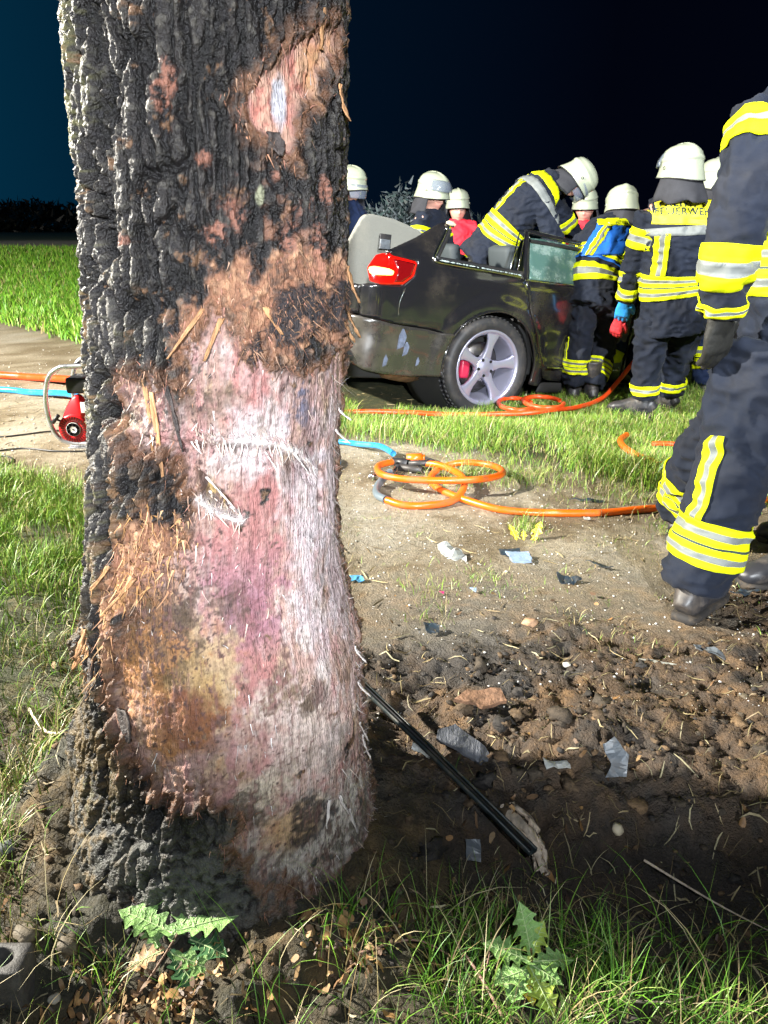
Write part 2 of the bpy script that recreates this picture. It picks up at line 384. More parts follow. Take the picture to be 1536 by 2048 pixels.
# a long split low on the right
l4, ld4 = lip([(1.15, 0.86), (1.12, 0.80), (1.09, 0.74)], 0.004, -0.02)
l5, ld5 = lip([(1.02, 1.47), (1.0, 1.40), (1.02, 1.35)], 0.004, -0.012)
wood_d = wood_d + l1 + l2 + l3 + l4 + l5
fib_d = 0.005 + 0.012 * fbm(S_ * 34, Z_ * 14, o=4) + 0.009 * nB + 0.003 * nC + 0.003 * streak
hairy_d = 0.012 + 0.014 * nA + 0.008 * nB + 0.004 * nC
bark_d = bark_d - 0.010 * deep * (1 - ss(0.02, 0.20, crk + 0.04 * nB))
disp = bark_d * (1 - wsoft) + wood_d * wsoft
disp = disp + (fib_d - disp) * fib * 0.8 * (1 - 0.7 * wood)
disp = disp + (hairy_d - disp) * hairy
disp = disp + edge * (1 - wood) * (0.003 + 0.006 * nA + 0.006 * nB)
# remnants stuck on the wood
low = ss(-0.01, 0.02, 0.10 - Z_ + 0.05 * nL) * ss(1.7, 0.6, A_)
Rz = np.interp(Z_, TRK[:, 0], TRK[:, 2]); Xz = np.interp(Z_, TRK[:, 0], TRK[:, 1])
flare = 0.05 * ss(0.16, -0.1, Z_) * (0.35 + np.maximum(0, np.sin(A_ * 3 + 0.9)) )
burr = 0.045 * np.exp(-((A_ + 1.5) / 0.25)**2 - ((Z_ - 0.21) / 0.09)**2) + 0.03 * np.exp(-((A_ + 1.25) / 0.12)**2 - ((Z_ - 0.46) / 0.03)**2)
RR = Rz - 0.010 - 0.013 * leftness + disp + lump + flare + burr
TX = Xz + RR * np.sin(A_); TYY = TY - RR * np.cos(A_)
# colours of bark and wood
def c3(*c): return np.zeros(A_.shape + (3,), np.float32) + np.array(c, np.float32)
bark = c3(0.032, 0.028, 0.027)
bark = mix(bark, (0.006, 0.005, 0.005), 1 - ss(0.05, 0.75, np.minimum(fis * 0.9 + 0.1 * (1 - deep), 1) * (0.45 + 0.55 * fis2)))
bark = mix(bark, (0.11, 0.10, 0.085), ss(0.12, 0.5, nB + 0.8 * nC) * fis * 0.7)
bark = mix(bark, (0.020, 0.018, 0.020), ss(0.10, 0.5, -nC - 0.5 * nB + 0.3 * nA) * 0.8)
bark = mix(bark, (0.20, 0.19, 0.07), ss(0.05, 0.40, nA * 0.7 + 0.6 * nL + 0.6 * nC) * ss(-0.25, -1.2, A_) * fis * 0.75)
bark = mix(bark, (0.15, 0.11, 0.06), ss(0.1, 0.5, -nL + 0.6 * nB) * ss(0.75, 0.3, Z_) * 0.8)
bark = mix(bark, (0.24, 0.13, 0.07), ss(0.30, 0.50, nA + 0.5 * nC) * 0.7)
bark = mix(bark, (0.30, 0.15, 0.10), ss(0.10, 0.45, nA + 0.6 * nB) * blob(A_, Z_, 0.7, 1.17, 0.12, 0.12, nA, 0.6) * 0.7)
bark = mix(bark, (0.20, 0.11, 0.05), ss(0.0, 0.4, nA + 0.6 * nB) * blob(A_, Z_, -0.6, 0.62, 0.09, 0.30, nA, 0.6) * 0.8)
woodc = c3(0.44, 0.27, 0.225)
mott = fbm(S_ * 14 + 3, Z_ * 7 + 1, o=5, gain=0.6); mott2 = fbm(S_ * 32 - 3, Z_ * 14, o=4, gain=0.6)
woodc = mix(woodc, (0.54, 0.42, 0.39), ss(0.0, 0.42, streak * 0.8 + 0.9 * mott) )
woodc = mix(woodc, (0.42, 0.20, 0.19), ss(0.05, 0.40, -mott2 + 0.4 * streak) * 0.8)
woodc = mix(woodc, (0.56, 0.40, 0.24), ss(0.12, 0.40, mott2 - 0.5 * mott) * 0.6)
pk = ss(-0.012, 0.02, pdist(A_, Z_, PINK) + fray * 1.3)
woodc = mix(woodc, (0.42, 0.18, 0.165), pk * (0.60 + 0.4 * ss(0.2, -0.3, streak)) * ss(-0.6, 0.1, nL + 0.5))
woodc = mix(woodc, (0.34, 0.17, 0.23), pk * ss(0.75, 0.6, Z_) * ss(0.5, 0.58, Z_) * 0.75)
og = ss(-0.02, 0.03, pdist(A_, Z_, ORANGE) + fray * 1.5)
woodc = mix(woodc, (0.40, 0.18, 0.05), og * (0.6 + 0.3 * ss(0.3, -0.2, mott)))
woodc = mix(woodc, (0.50, 0.36, 0.17), blob(A_, Z_, 0.10, 0.50, 0.045, 0.06, nA * 2 + nB * 1.5, 0.5) * 0.6)
sm = ss(-0.015, 0.02, pdist(A_, Z_, SMEAR) + fray)
woodc = mix(woodc, (0.20, 0.075, 0.04), sm * (0.6 + 0.35 * ss(-0.2, 0.2, mott2)))
woodc = mix(woodc, (0.60, 0.52, 0.54), blob(A_, Z_, 0.97, 0.66, 0.05, 0.22, nA * 1.2 + mott, 0.5) * 0.7)
woodc = mix(woodc, (0.64, 0.56, 0.56), blob(A_, Z_, 0.42, 0.89, 0.06, 0.05, nA, 0.5) * 0.8)
woodc = mix(woodc, (0.56, 0.48, 0.50), blob(A_, Z_, 1.35, 0.65, 0.05, 0.25, nA + mott, 0.4) * 0.7)
woodc = mix(woodc, (0.72, 0.66, 0.58), blob(A_, Z_, 0.85, 0.10, 0.13, 0.09, 1.5 * nA + nB, 0.5) * 0.75)
woodc = mix(woodc, (0.68, 0.58, 0.52), blob(A_, Z_, 0.75, 0.34, 0.08, 0.12, 1.5 * nA + mott, 0.5) * 0.6)
woodc = mix(woodc, (0.70, 0.60, 0.46), blob(A_, Z_, 0.45, 0.25, 0.05, 0.03, 1.5 * nA + nB, 0.5) * 0.7)
woodc = mix(woodc, (0.70, 0.40, 0.18), blob(A_, Z_, 0.62, 0.16, 0.05, 0.04, nA, 0.5) * 0.7)
# earth, soot and bruises on the wood
for (ca, cz, ra, rz, c, k) in [(0.86,0.945,.022,.035,(.10,.11,.17),.9),(0.671,0.436,.035,.028,(.16,.10,.05),.8),(0.30,0.63,.05,.06,(.14,.07,.06),.6),
        (0.774,0.165,.04,.05,(.05,.045,.05),.9),(1.064,.64,.018,.05,(.22,.2,.2),.6),(0.2,.93,.05,.05,(.18,.12,.08),.55),(-.1,.95,.05,.03,(.12,.08,.06),.7),
        (0.05,.62,.06,.05,(.09,.06,.045),.8),(-.25,.58,.05,.06,(.10,.065,.04),.7),(.62,.30,.04,.03,(.16,.11,.08),.6),(1.1,.25,.05,.05,(.2,.16,.15),.6),(.5,.56,.03,.07,(.30,.12,.14),.6),
        (.25,.23,.06,.03,(.07,.05,.04),.85),(.45,.12,.05,.03,(.08,.06,.05),.8),(1.25,.06,.08,.03,(.10,.09,.06),.8),(.85,.40,.05,.012,(.12,.08,.06),.7),(-.45,.5,.03,.08,(.12,.07,.03),.5),(1.2,.43,.04,.05,(.22,.13,.08),.6)]:
    woodc = mix(woodc, c, blob(A_, Z_, ca, cz, ra * 1.1, rz * 1.1, nA * 2.4 + nB * 1.8 + 0.6 * nC, 0.35) * k * ss(-0.5, 0.1, nB + mott2))
scr = np.abs(fbm(S_ * 26 + 6 * Z_, Z_ * 5 + 11, o=3)); woodc = mix(woodc, (0.10, 0.055, 0.045), ss(0.030, 0.0, scr) * ss(-0.1, 0.3, nA + nB) * 0.8)
woodc = mix(woodc, (0.16, 0.10, 0.10), ss(0.16, 0.42, fbm(S_ * 11 + 30, Z_ * 6, o=5, gain=0.65)) * 0.55)
speck = ss(0.26, 0.46, nC + 0.5 * nB + 0.25 * nA - 0.12 * ss(0.0, 0.4, A_) + 0.22 * ss(0.25, -0.2, A_) * ss(0.35, 0.55, Z_))
woodc = mix(woodc, (0.07, 0.042, 0.038), speck * 0.9)
woodc = mix(woodc, (0.20, 0.10, 0.09), ss(0.15, 0.45, streak2 + 0.6 * nB + 0.3 * mott2) * 0.6)
woodc = mix(woodc, (0.10, 0.06, 0.05), ss(0.30, 0.50, mott2 + 0.45 * nB) * 0.75)
woodc = mix(woodc, (0.13, 0.08, 0.06), ss(0.030, 0.0, np.maximum(dW, dP) + 0.010 * nB) * ss(-0.1, 0.3, nB + nA) * 0.8)
pt = ss(0.0, 0.03, dP + 0.01)
pcol = mix(c3(0.46, 0.17, 0.13), (0.52, 0.30, 0.22), ss(-0.1, 0.4, nB + nA))
pcol = mix(pcol, (0.50, 0.48, 0.52), blob(A_, Z_, 0.70, 1.365, 0.014, 0.035, nB * 0.5, 0.3))
pcol = mix(pcol, (0.46, 0.25, 0.10), ss(0.9, 1.05, A_ + 0.2 * nA) * 0.7)
woodc = woodc + (pcol - woodc) * pt[..., None]
fibc = mix(c3(0.30, 0.14, 0.08), (0.52, 0.28, 0.16), ss(-0.1, 0.4, nB + 0.5 * streak))
fibc = mix(fibc, (0.07, 0.045, 0.035), ss(0.05, 0.45, nA + 0.6 * nC) * 0.85)
tc = bark + (woodc - bark) * wood[..., None]
tc = tc + (fibc - tc) * (fib * (1 - 0.75 * wood) * 0.9)[..., None]
tc = mix(tc, (0.115, 0.115, 0.105), ss(0.25, 0.14, Z_ + 0.04 * nL) * ss(-0.45, 0.15, nB + 0.6 * nC) * (1 - wood) * 0.92)  # bark at the foot painted paler, as if lit
tc = mix(tc, (0.17, 0.12, 0.06), ss(-0.25, -0.7, A_ + 0.3 * nL) * ss(0.42, 0.25, Z_) * ss(-0.2, 0.3, nA + nB) * (1 - wood) * 0.8)
rimc = mix(c3(0.36, 0.17, 0.09), (0.08, 0.05, 0.04), ss(-0.1, 0.3, nB))
tc = tc + (rimc - tc) * (edge * (1 - wood) * 0.45)[..., None]
hc = mix(c3(0.030, 0.024, 0.026), (0.30, 0.15, 0.09), ss(0.2, 0.5, nB + 0.3 * nA))
tc = tc + (hc - tc) * hairy[..., None]
tc = mix(tc, (0.045, 0.028, 0.02), crat * 0.75); tc = mix(tc, (0.65, 0.45, 0.16), crat * ss(-0.02, 0.10, streak) * 0.65)
tc = mix(tc, (0.80, 0.74, 0.72), (np.exp(-(ld1 / 0.007)**2) * ss(0.1, 0.4, A_) * ss(-.3,.2,nB) + np.exp(-(ld2 / 0.007)**2)) * 0.8)
tc = mix(tc, (0.03, 0.02, 0.02), (np.exp(-(ld4 / 0.003)**2)) * 0.9)
for (ca, cz, ra, rz) in [(0.322,1.229,.014,.020),(0.736,1.183,.016,.035),(0.185,1.19,.012,.012),(0.133,1.285,.006,.006),(-.48,1.183,.012,.008),(1.1,1.25,.008,.012),(.95,1.165,.02,.03),(0.62,1.27,.006,.006),(0.3,1.52,.007,.01),(-0.1,1.36,.012,.025)]:
    b_ = blob(A_, Z_, ca, cz, ra * 1.3, rz * 1.2, 1.8 * nA + 1.6 * nB + 0.5 * nC, 0.35)
    tc = mix(tc, (0.36, 0.16, 0.11), b_ * ss(-0.35, 0.25, nB + nC) * 0.85)
tc = mix(tc, (0.30, 0.30, 0.20), blob(A_, Z_, 0.507, 1.243, 0.007, 0.014, nB * 0.3, 0.15))
tc = mix(tc, (0.004, 0.003, 0.003), (1 - ss(0.02, 0.11, crk + 0.04 * nB)) * (1 - wood) * (1 - fib) * (0.35 + 0.65 * deep) * ss(-0.3, 0.1, nB) * (0.3 + 0.7 * ss(0.15, 0.3, Z_)))
# wood darker in its fine pits, dried mud near the foot
tc = tc * (1 - 0.35 * ss(0.0, 0.5, -nC - 0.6 * nB) * wood)[..., None]
tc = mix(tc, (0.12, 0.085, 0.045), ss(0.09, -0.02, Z_ + 0.06 * nL) * ss(-0.1, 0.4, nB + nL) * 0.8)
wet = (1 - wood) * (1 - fib)
M_trunk = mat('bark_and_wood', attr=True, rough=0.45, var=0.22, vscale=1.0, bump=0.0)
nt = M_trunk.node_tree; N = nt.nodes; Lk = nt.links; bs = N['Principled BSDF']
for n in N:
    if n.type == 'TEX_NOISE': n.inputs['Scale'].default_value = 90
aw = N.new('ShaderNodeAttribute'); aw.attribute_name = 'wet'
tco = N.new('ShaderNodeTexCoord')
mp = N.new('ShaderNodeMapping'); mp.inputs['Scale'].default_value = (1, 1, 0.12); Lk.new(tco.outputs['Object'], mp.inputs[0])
ns = N.new('ShaderNodeTexNoise'); ns.inputs['Scale'].default_value = 420; ns.inputs['Detail'].default_value = 4; Lk.new(mp.outputs[0], ns.inputs['Vector'])
nb = N.new('ShaderNodeTexNoise'); nb.inputs['Scale'].default_value = 260; nb.inputs['Detail'].default_value = 4; Lk.new(tco.outputs['Object'], nb.inputs['Vector'])
mxh = N.new('ShaderNodeMix'); mxh.data_type = 'FLOAT'; Lk.new(aw.outputs['Fac'], mxh.inputs[0]); Lk.new(ns.outputs[0], mxh.inputs[2]); Lk.new(nb.outputs[0], mxh.inputs[3])
bp = N.new('ShaderNodeBump'); bp.inputs['Strength'].default_value = 1.0; bp.inputs['Distance'].default_value = 0.0055
Lk.new(mxh.outputs[0], bp.inputs['Height']); Lk.new(bp.outputs[0], bs.inputs['Normal'])
mr = N.new('ShaderNodeMapRange'); mr.inputs['To Min'].default_value = 0.62; mr.inputs['To Max'].default_value = 0.40; bs.inputs['Specular IOR Level'].default_value = 0.45
Lk.new(aw.outputs['Fac'], mr.inputs['Value']); Lk.new(mr.outputs[0], bs.inputs['Roughness'])
tree = empty('oak_tree', (-0.34, TY, 0), 'thick oak trunk whose dark bark is torn off in a huge pink and orange wound', 'tree')
TO = np.array((-0.34, TY, 0), np.float32)
me = mesh_np('trunk', np.stack([TX, TYY, Z_], -1).reshape(-1, 3) - TO, grid_faces(len(_zd), len(_pd), wrap=True)[:, ::-1][:, ::-1], tc.reshape(-1, 3), {'wet': wet.reshape(-1)})
trunk = link('trunk', me, M_trunk, tree)

def on_trunk(a, z, off=0.0):
    """point on the trunk surface and its outward normal"""
    i = np.clip(np.searchsorted(_zd, z), 0, len(_zd) - 1); j = np.clip(np.searchsorted(_pd[:449], a), 0, 448)
    r = RR[i, j] + off
    return np.stack([Xz[i, j] + r * np.sin(a), TY - r * np.cos(a), z], -1), np.stack([np.sin(a), -np.cos(a), 0 * a], -1)
def ribbons(P0, D, Nn, L, W, curl, seg=4, rg=rng, droop=0.0):
    """n curved tapering slivers starting at P0 along D, lifting along Nn; returns vertices and faces"""
    n = len(P0); t = np.linspace(0, 1, seg + 1)[None, :, None]
    side = np.cross(D, Nn); side /= np.linalg.norm(side, axis=1)[:, None] + 1e-9
    L = L[:, None, None]; c = P0[:, None] + D[:, None] * L * t + Nn[:, None] * (curl[:, None, None] * L * t * t) 
    c = c + side[:, None] * (rg.normal(size=(n, 1, 1)) * 0.25 * L * t * t)
    c[..., 2] -= droop * (L[..., 0] * t[..., 0]**2)
    w = W[:, None, None] * (1 - 0.85 * t)
    V = np.stack([c - side[:, None] * w, c + side[:, None] * w], 2).reshape(n, -1, 3)
    f = np.array([[2*i, 2*i+1, 2*i+3, 2*i+2] for i in range(seg)])
    F = (f[None] + (np.arange(n) * (2 * seg + 2))[:, None, None]).reshape(-1, 4)
    return V.reshape(-1, 3), F
def scatter_bark(mask, n):
    q = (mask * 1.0)[:len(_zd), :449].ravel(); q = q / q.sum()
    idx = rng.choice(len(q), n, p=q); i, j = np.unravel_index(idx, (len(_zd), 449))
    return _pd[j] + rng.normal(size=n) * 0.005, _zd[i] + rng.normal(size=n) * 0.001
def fibres(name, mask, n, Lr, Wr, lift, cols, up=0.5, droop=0.3, spread=0.35):
    a, z = scatter_bark(mask, n); P, Nn = on_trunk(a, z, -0.001)
    tang = np.stack([np.cos(a), np.sin(a), 0 * a], -1)
    sgn = np.where(rng.random(n) < up, 1.0, -1.0)[:, None]
    D = np.array([[0, 0, 1.0]]) * sgn + tang * rng.normal(size=(n, 1)) * spread + Nn * np.abs(rng.normal(size=(n, 1))) * lift
    D /= np.linalg.norm(D, axis=1)[:, None]
    L = rng.uniform(*Lr, n) * rng.uniform(0.4, 1, n); W = rng.uniform(*Wr, n)
    V, F = ribbons(P - TO, D, Nn, L, W, rng.uniform(0, 0.7, n), 3, droop=droop)
    c = np.array(cols)[rng.integers(0, len(cols), n)] * rng.uniform(0.6, 1.15, (n, 1))
    o = link(name, mesh_np(name, V, F, np.repeat(c, 8, 0)), M_fibre, tree)
    o['kind'] = 'stuff'; return o
M_fibre = mat('torn_fibre', attr=True, rough=0.7)
zin = (Z_ > -0.02) & (Z_ < 1.56)
fibres('torn_bast_fibre', (fib * 0.6 + edge * ss(0.2, 0.1, hairy)) * zin, 3600, (0.004, 0.020), (0.0004, 0.0013), 0.22, [(.44,.22,.13),(.34,.15,.09),(.50,.30,.20),(.14,.08,.05),(.48,.22,.16)])
fibres('dark_bark_shred', hairy * zin, 900, (0.006, 0.022), (0.0005, 0.0014), 0.4, [(.03,.025,.025),(.08,.05,.04),(.35,.19,.11)], spread=0.8)
fibres('pale_wood_splinter', (np.exp(-(ld1 / 0.010)**2) * ss(-.1, .2, A_) + np.exp(-(ld2 / 0.008)**2) * 1.2 + ss(1.25, 1.5, A_) * wood * 0.25 + wood * 0.02 + wood * ss(0.14, 0.02, Z_) * 0.3) * zin, 1500, (0.008, 0.034), (0.0005, 0.0018), 0.16, [(.78,.70,.66),(.70,.55,.45),(.60,.45,.38),(.8,.76,.74)], droop=0.1, spread=0.25)
fibres('orange_bark_shred', np.clip(dLF + 0.02, 0, 0.03) * 30 * zin + blob(A_, Z_, -1.05, .47, .05, .06, nA) * zin * 2, 900, (0.008, 0.034), (0.0006, 0.0024), 0.35, [(.50,.26,.10),(.36,.18,.09),(.60,.36,.18)], spread=0.6)
# larger loose pieces, each its own part
def flap(name, a, z, w, h, lift, color, tilt=0.0, hang=-1):
    nu, nv = 5, 9
    u = np.linspace(-1, 1, nu)[None, :]; v = np.linspace(0, 1, nv)[:, None]
    ww = w * (0.75 + 0.4 * perlin(v * 3 + a * 9, v * 0 + z * 7, v * 0 + 3.1)) * (1 - 0.7 * v**3)
    x = u * ww * 0.5 + tilt * v * h; y = hang * v * h + 0 * u; o_ = lift * v**1.5 + 0.15 * w * u * u + 0.004 * perlin(u * 3 + v, v * 5 + a * 30, 0 * u * v + 1.7)
    P, Nn = on_trunk(np.array([a]), np.array([z]), 0.002); tg = np.array([math.cos(a), math.sin(a), 0])
    V = P[0] - TO + x[..., None] * tg + np.array([0, 0, 1.0]) * y[..., None] + Nn[0] * o_[..., None]
    me = mesh_np(name, V.reshape(-1, 3), grid_faces(nv, nu))
    o = link(name, me, color, tree)
    md = o.modifiers.new('s', 'SOLIDIFY'); md.thickness = max(0.0022, w * 0.10); md.offset = 0
    return o
M_flapd = mat('dark_bark', (0.07, 0.055, 0.05), 0.5, var=0.6, vscale=60, bump=0.004, bscale=200)
M_flapo = mat('orange_bast', (0.42, 0.22, 0.10), 0.7, var=0.6, vscale=60, bump=0.004, bscale=200, stretch=(1, 1, 0.25))
M_flapw = mat('pale_splinter', (0.74, 0.66, 0.62), 0.6, var=0.3, vscale=60, bump=0.003, bscale=200, stretch=(1, 1, 0.2))
flap('loose_bark_strip', -0.32, 0.965, 0.012, 0.13, 0.012, M_flapo, 0.1)
flap('loose_bark_strip', -0.20, 0.975, 0.008, 0.10, 0.006, M_flapd, 0.2)
flap('loose_bark_strip', -0.43, 1.02, 0.009, 0.16, 0.006, M_flapo, 0.05)
flap('loose_bark_piece', -1.15, 0.495, 0.035, 0.07, 0.035, M_flapo, -0.1)
flap('loose_bark_piece', -1.0, 0.46, 0.030, 0.08, 0.020, M_flapd, 0.05)
flap('loose_bark_piece', -0.95, 0.53, 0.025, 0.05, 0.02, M_flapo, 0.0)
flap('loose_bark_piece', -0.62, 0.40, 0.035, 0.05, 0.012, M_flapd, 0.5)
flap('loose_bark_piece', -0.55, 0.62, 0.016, 0.075, 0.010, M_flapo, -0.7)
flap('loose_bark_piece', -0.66, 0.67, 0.012, 0.05, 0.014, M_flapo, -0.8)
flap('loose_bark_piece', -0.42, 0.66, 0.010, 0.08, 0.014, M_flapo, -0.9)
flap('loose_bark_piece', 0.62, 1.325, 0.03, 0.03, 0.010, M_flapd, 0.2)
for (a, z, w, h, l, t) in [(0.12,.80,.010,.055,.006,.35),(0.30,.775,.012,.035,.010,.9),(0.10,.83,.006,.06,.008,.8),(1.50,.42,.014,.05,.03,.4),(1.55,.33,.016,.055,.035,.5),(1.45,.25,.010,.07,.02,.5),(1.5,.21,.012,.08,.02,.3),(1.52,.86,.010,.03,.035,.4),(1.50,.90,.012,.02,.03,-.4),
        (0.9,.18,.012,.05,.012,-.4),(1.0,.17,.014,.05,.016,.3),(.75,.86,.006,.04,.006,.6),(.55,.865,.005,.035,.006,.5),(1.1,.12,.012,.06,.02,.1)]:
    flap('wood_splinter', a, z, w * .6, h, l * .7, M_flapw, t)
for (a, z, w, h, l, t) in [(1.5,1.14,.02,.06,.018,.1),(1.55,1.07,.018,.05,.02,.2),(1.25,1.40,.012,.05,.012,.1),(1.1,1.44,.010,-.05,.01,-.1),(0.2,1.075,.010,.06,.01,-.5),(.5,1.09,.012,.04,.01,.5),(.08,1.09,.008,.07,.012,-.8),(1.3,1.06,.014,.04,.014,.2)]:
    flap('loose_bast_strip', a, z, w, abs(h), l, M_flapo, t, -1 if h > 0 else 1)
# thin bent twig with a green blade lying across the wound
def tube_np(pts, rad, n=8, closed=False, cap=True):
    """swept tube round a polyline; rad scalar or list; returns V, [quads, tris]"""
    P = np.asarray(pts, float); m = len(P); rad = np.broadcast_to(np.asarray(rad, float), (m,))
    T = np.gradient(P, axis=0) if not closed else (np.roll(P, -1, 0) - np.roll(P, 1, 0))
    T /= np.linalg.norm(T, axis=1)[:, None] + 1e-12
    ref = np.array([0, 0, 1.0]) if abs(T[0][2]) < 0.9 else np.array([1.0, 0, 0])
    U = np.zeros_like(P); u = np.cross(T[0], ref); u /= np.linalg.norm(u)
    for i in range(m):
        u = u - T[i] * (u @ T[i]); u /= np.linalg.norm(u) + 1e-12; U[i] = u
    W = np.cross(T, U); a = np.linspace(0, 2 * np.pi, n, endpoint=False)
    V = P[:, None] + rad[:, None, None] * (U[:, None] * np.cos(a)[None, :, None] + W[:, None] * np.sin(a)[None, :, None])
    F = grid_faces(m, n, wrap=True)
    if closed:
        c = np.arange(n); F = np.concatenate([F, np.stack([(m-1)*n + c, (m-1)*n + (c+1) % n, (c+1) % n, c], -1)])
    V = V.reshape(-1, 3); Ft = np.zeros((0, 3), int)
    if cap and not closed:
        V = np.concatenate([V, P[:1], P[-1:]]); k = len(V); c = np.arange(n)
        Ft = np.concatenate([np.stack([c, (c+1) % n, c*0 + k-2], -1), np.stack([(c+1) % n + (m-1)*n, c + (m-1)*n, c*0 + k-1], -1)])
    return V, [F, Ft] if len(Ft) else [F]
def smooth_path(pts, k=8, closed=False):
    P = [np.array(p, float) for p in pts]; out = []; n = len(P)
    rngi = range(n if closed else n - 1)
    for i in rngi:
        if closed: p0, p1, p2, p3 = P[(i-1) % n], P[i], P[(i+1) % n], P[(i+2) % n]
        else: p0, p1, p2, p3 = P[max(i-1, 0)], P[i], P[i+1], P[min(i+2, n-1)]
        for t in np.arange(k) / k:
            out.append(0.5 * (2*p1 + (p2-p0)*t + (2*p0-5*p1+4*p2-p3)*t*t + (3*p1-p0-3*p2+p3)*t**3))
    if not closed: out.append(P[-1])
    return np.array(out)
def join_np(parts):
    """parts: list of (V, F-or-list, colour-or-None)"""
    Vs, Q, T, C = [], [], [], []; k = 0
    for p in parts:
        V, F = p[0], p[1]
        for f in (F if isinstance(F, list) else [F]):
            (Q if f.shape[1] == 4 else T).append(f + k)
        Vs.append(V); k += len(V)
        if len(p) > 2: C.append(np.broadcast_to(np.asarray(p[2], float), (len(V), 3)))
    out = [np.concatenate(x) for x in (Q, T) if x]
    return np.concatenate(Vs), out, (np.concatenate(C) if C else None)

# ------------------------------------------------------------------ scattered ground stuff
def gz(x, y): return ground_h(np.atleast_1d(np.asarray(x, np.float32)), np.atleast_1d(np.asarray(y, np.float32)))
def gz1(x, y): return float(gz(x, y)[0])
def blades(x, y, L, W, lean, col, az=None, seg=3, lift=0.0):
    n = len(x); az = rng.uniform(0, 2 * np.pi, n) if az is None else az
    t = np.linspace(0, 1, seg + 1)[None]; z0 = gz(x, y) + lift
    L = L[:, None]; ln = lean[:, None]
    hx = L * ln * t**1.8; hz = L * t * np.sqrt(np.clip(1 - (ln * t)**2 * 0.85, 0.02, 1))
    cx = x[:, None] + hx * np.cos(az)[:, None]; cy = y[:, None] + hx * np.sin(az)[:, None]; cz = z0[:, None] - 0.004 + hz
    fa = az + rng.uniform(0.6, 2.5, n); w = W[:, None] * (1 - t**1.6) * 0.5
    sx = np.cos(fa)[:, None] * w; sy = np.sin(fa)[:, None] * w
    A = np.stack([cx - sx, cy - sy, cz], -1)[:, :-1]; B = np.stack([cx + sx, cy + sy, cz + 0.15 * w], -1)[:, :-1]
    V = np.concatenate([np.stack([A, B], 2).reshape(n, -1, 3), np.stack([cx, cy, cz], -1)[:, -1:]], 1)
    k = 2 * seg + 1; base = (np.arange(n) * k)[:, None, None]
    q = np.array([[2*i, 2*i+1, 2*i+3, 2*i+2] for i in range(seg - 1)]); tr = np.array([[2*seg-2, 2*seg-1, 2*seg]])
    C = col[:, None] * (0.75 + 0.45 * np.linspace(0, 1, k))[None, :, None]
    return V.reshape(-1, 3), [(q[None] + base).reshape(-1, 4), (tr[None] + base).reshape(-1, 3)], C.reshape(-1, 3)
M_grass = mat('grass_blade', attr=True, rough=0.42, spec=0.4)
GP = np.array([1.1, 1.15, 1.0]) * np.array([(.15,.27,.035),(.22,.33,.05),(.11,.22,.03),(.27,.35,.07),(.09,.19,.035),(.36,.36,.12),(.18,.31,.03)])
STRAW = np.array([(.42,.34,.17),(.33,.25,.12),(.22,.16,.08),(.50,.44,.26)])
def gcols(n, straw=0.12, tint=(1, 1, 1)):
    c = GP[rng.integers(0, len(GP), n)] * rng.uniform(0.7, 1.2, (n, 1)) * np.array(tint)
    s_ = rng.random(n) < straw
    c[s_] = STRAW[rng.integers(0, 4, s_.sum())]
    return c
def sample(n, x0, x1, y0, y1, dens, over=4):
    x = rng.uniform(x0, x1, n * over).astype(np.float32); y = rng.uniform(y0, y1, n * over).astype(np.float32)
    k = rng.random(n * over) < dens(x, y)
    return x[k][:n], y[k][:n]
def trunk_clear(x, y, r=0.36): return (np.hypot(x + 0.34, y - 1.36) > r) & (np.hypot((x - .245) / 1.0, (y - .94) / 1.1) > .065) & (np.hypot(x + .36, y - .97) > .075)
def car_clear(x, y):
    u = (x - 0.28) * 0.883 + (y - 6.0) * 0.469; v = -(x - 0.28) * 0.469 + (y - 6.0) * 0.883
    return ~((np.abs(v) < 0.80) & (u > -0.9) & (u < 3.9))
def clump(x, y, s, lo, hi): return ss(lo, hi, fbm(x * s + 31, y * s, o=3))
def grass(name, parts, **kw):
    V, F, C = join_np(parts); return tag(link(name, mesh_np(name, V, F, C), M_grass, smooth=False), kind='stuff', **kw)
# verge beside and behind the car
def d1(x, y): return np.clip(zones(x, y)[0], 0, 1) * (0.15 + 0.85 * clump(x, y, 2.6, -0.5, 0.1)) * car_clear(x, y)
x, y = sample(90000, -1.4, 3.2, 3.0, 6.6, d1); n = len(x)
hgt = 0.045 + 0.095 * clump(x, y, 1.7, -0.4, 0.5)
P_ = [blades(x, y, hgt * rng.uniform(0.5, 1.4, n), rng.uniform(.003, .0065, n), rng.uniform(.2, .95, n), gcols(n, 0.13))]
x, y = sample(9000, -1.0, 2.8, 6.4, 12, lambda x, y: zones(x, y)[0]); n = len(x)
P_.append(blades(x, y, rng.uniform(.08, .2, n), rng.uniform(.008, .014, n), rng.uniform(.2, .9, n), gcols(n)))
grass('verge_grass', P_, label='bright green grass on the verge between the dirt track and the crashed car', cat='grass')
# far left meadow
def d2(x, y): return np.clip(zones(x, y)[0], 0, 1) * ((y < 30)) * (0.25 + 0.75 * clump(x, y, 1.0, -0.5, 0.1))
x, y = sample(60000, -15, -2.2, 7.4, 22.6, lambda x, y: d2(x, y) * (np.abs(x / y + 0.42) < 0.17 + 0.1 * rng.random(len(x))) * ss(34, 8, y), 8); n = len(x)
P_ = [blades(x, y, rng.uniform(.05, .17, n) * (1 + 0.02 * y), 0.0045 + .0014 * y, rng.uniform(.2, .9, n), gcols(n, 0.05, (0.85, 1.12, 0.8)))]
grass('meadow_grass', P_, label='bright green meadow grass beyond the dirt track on the far left', cat='grass')
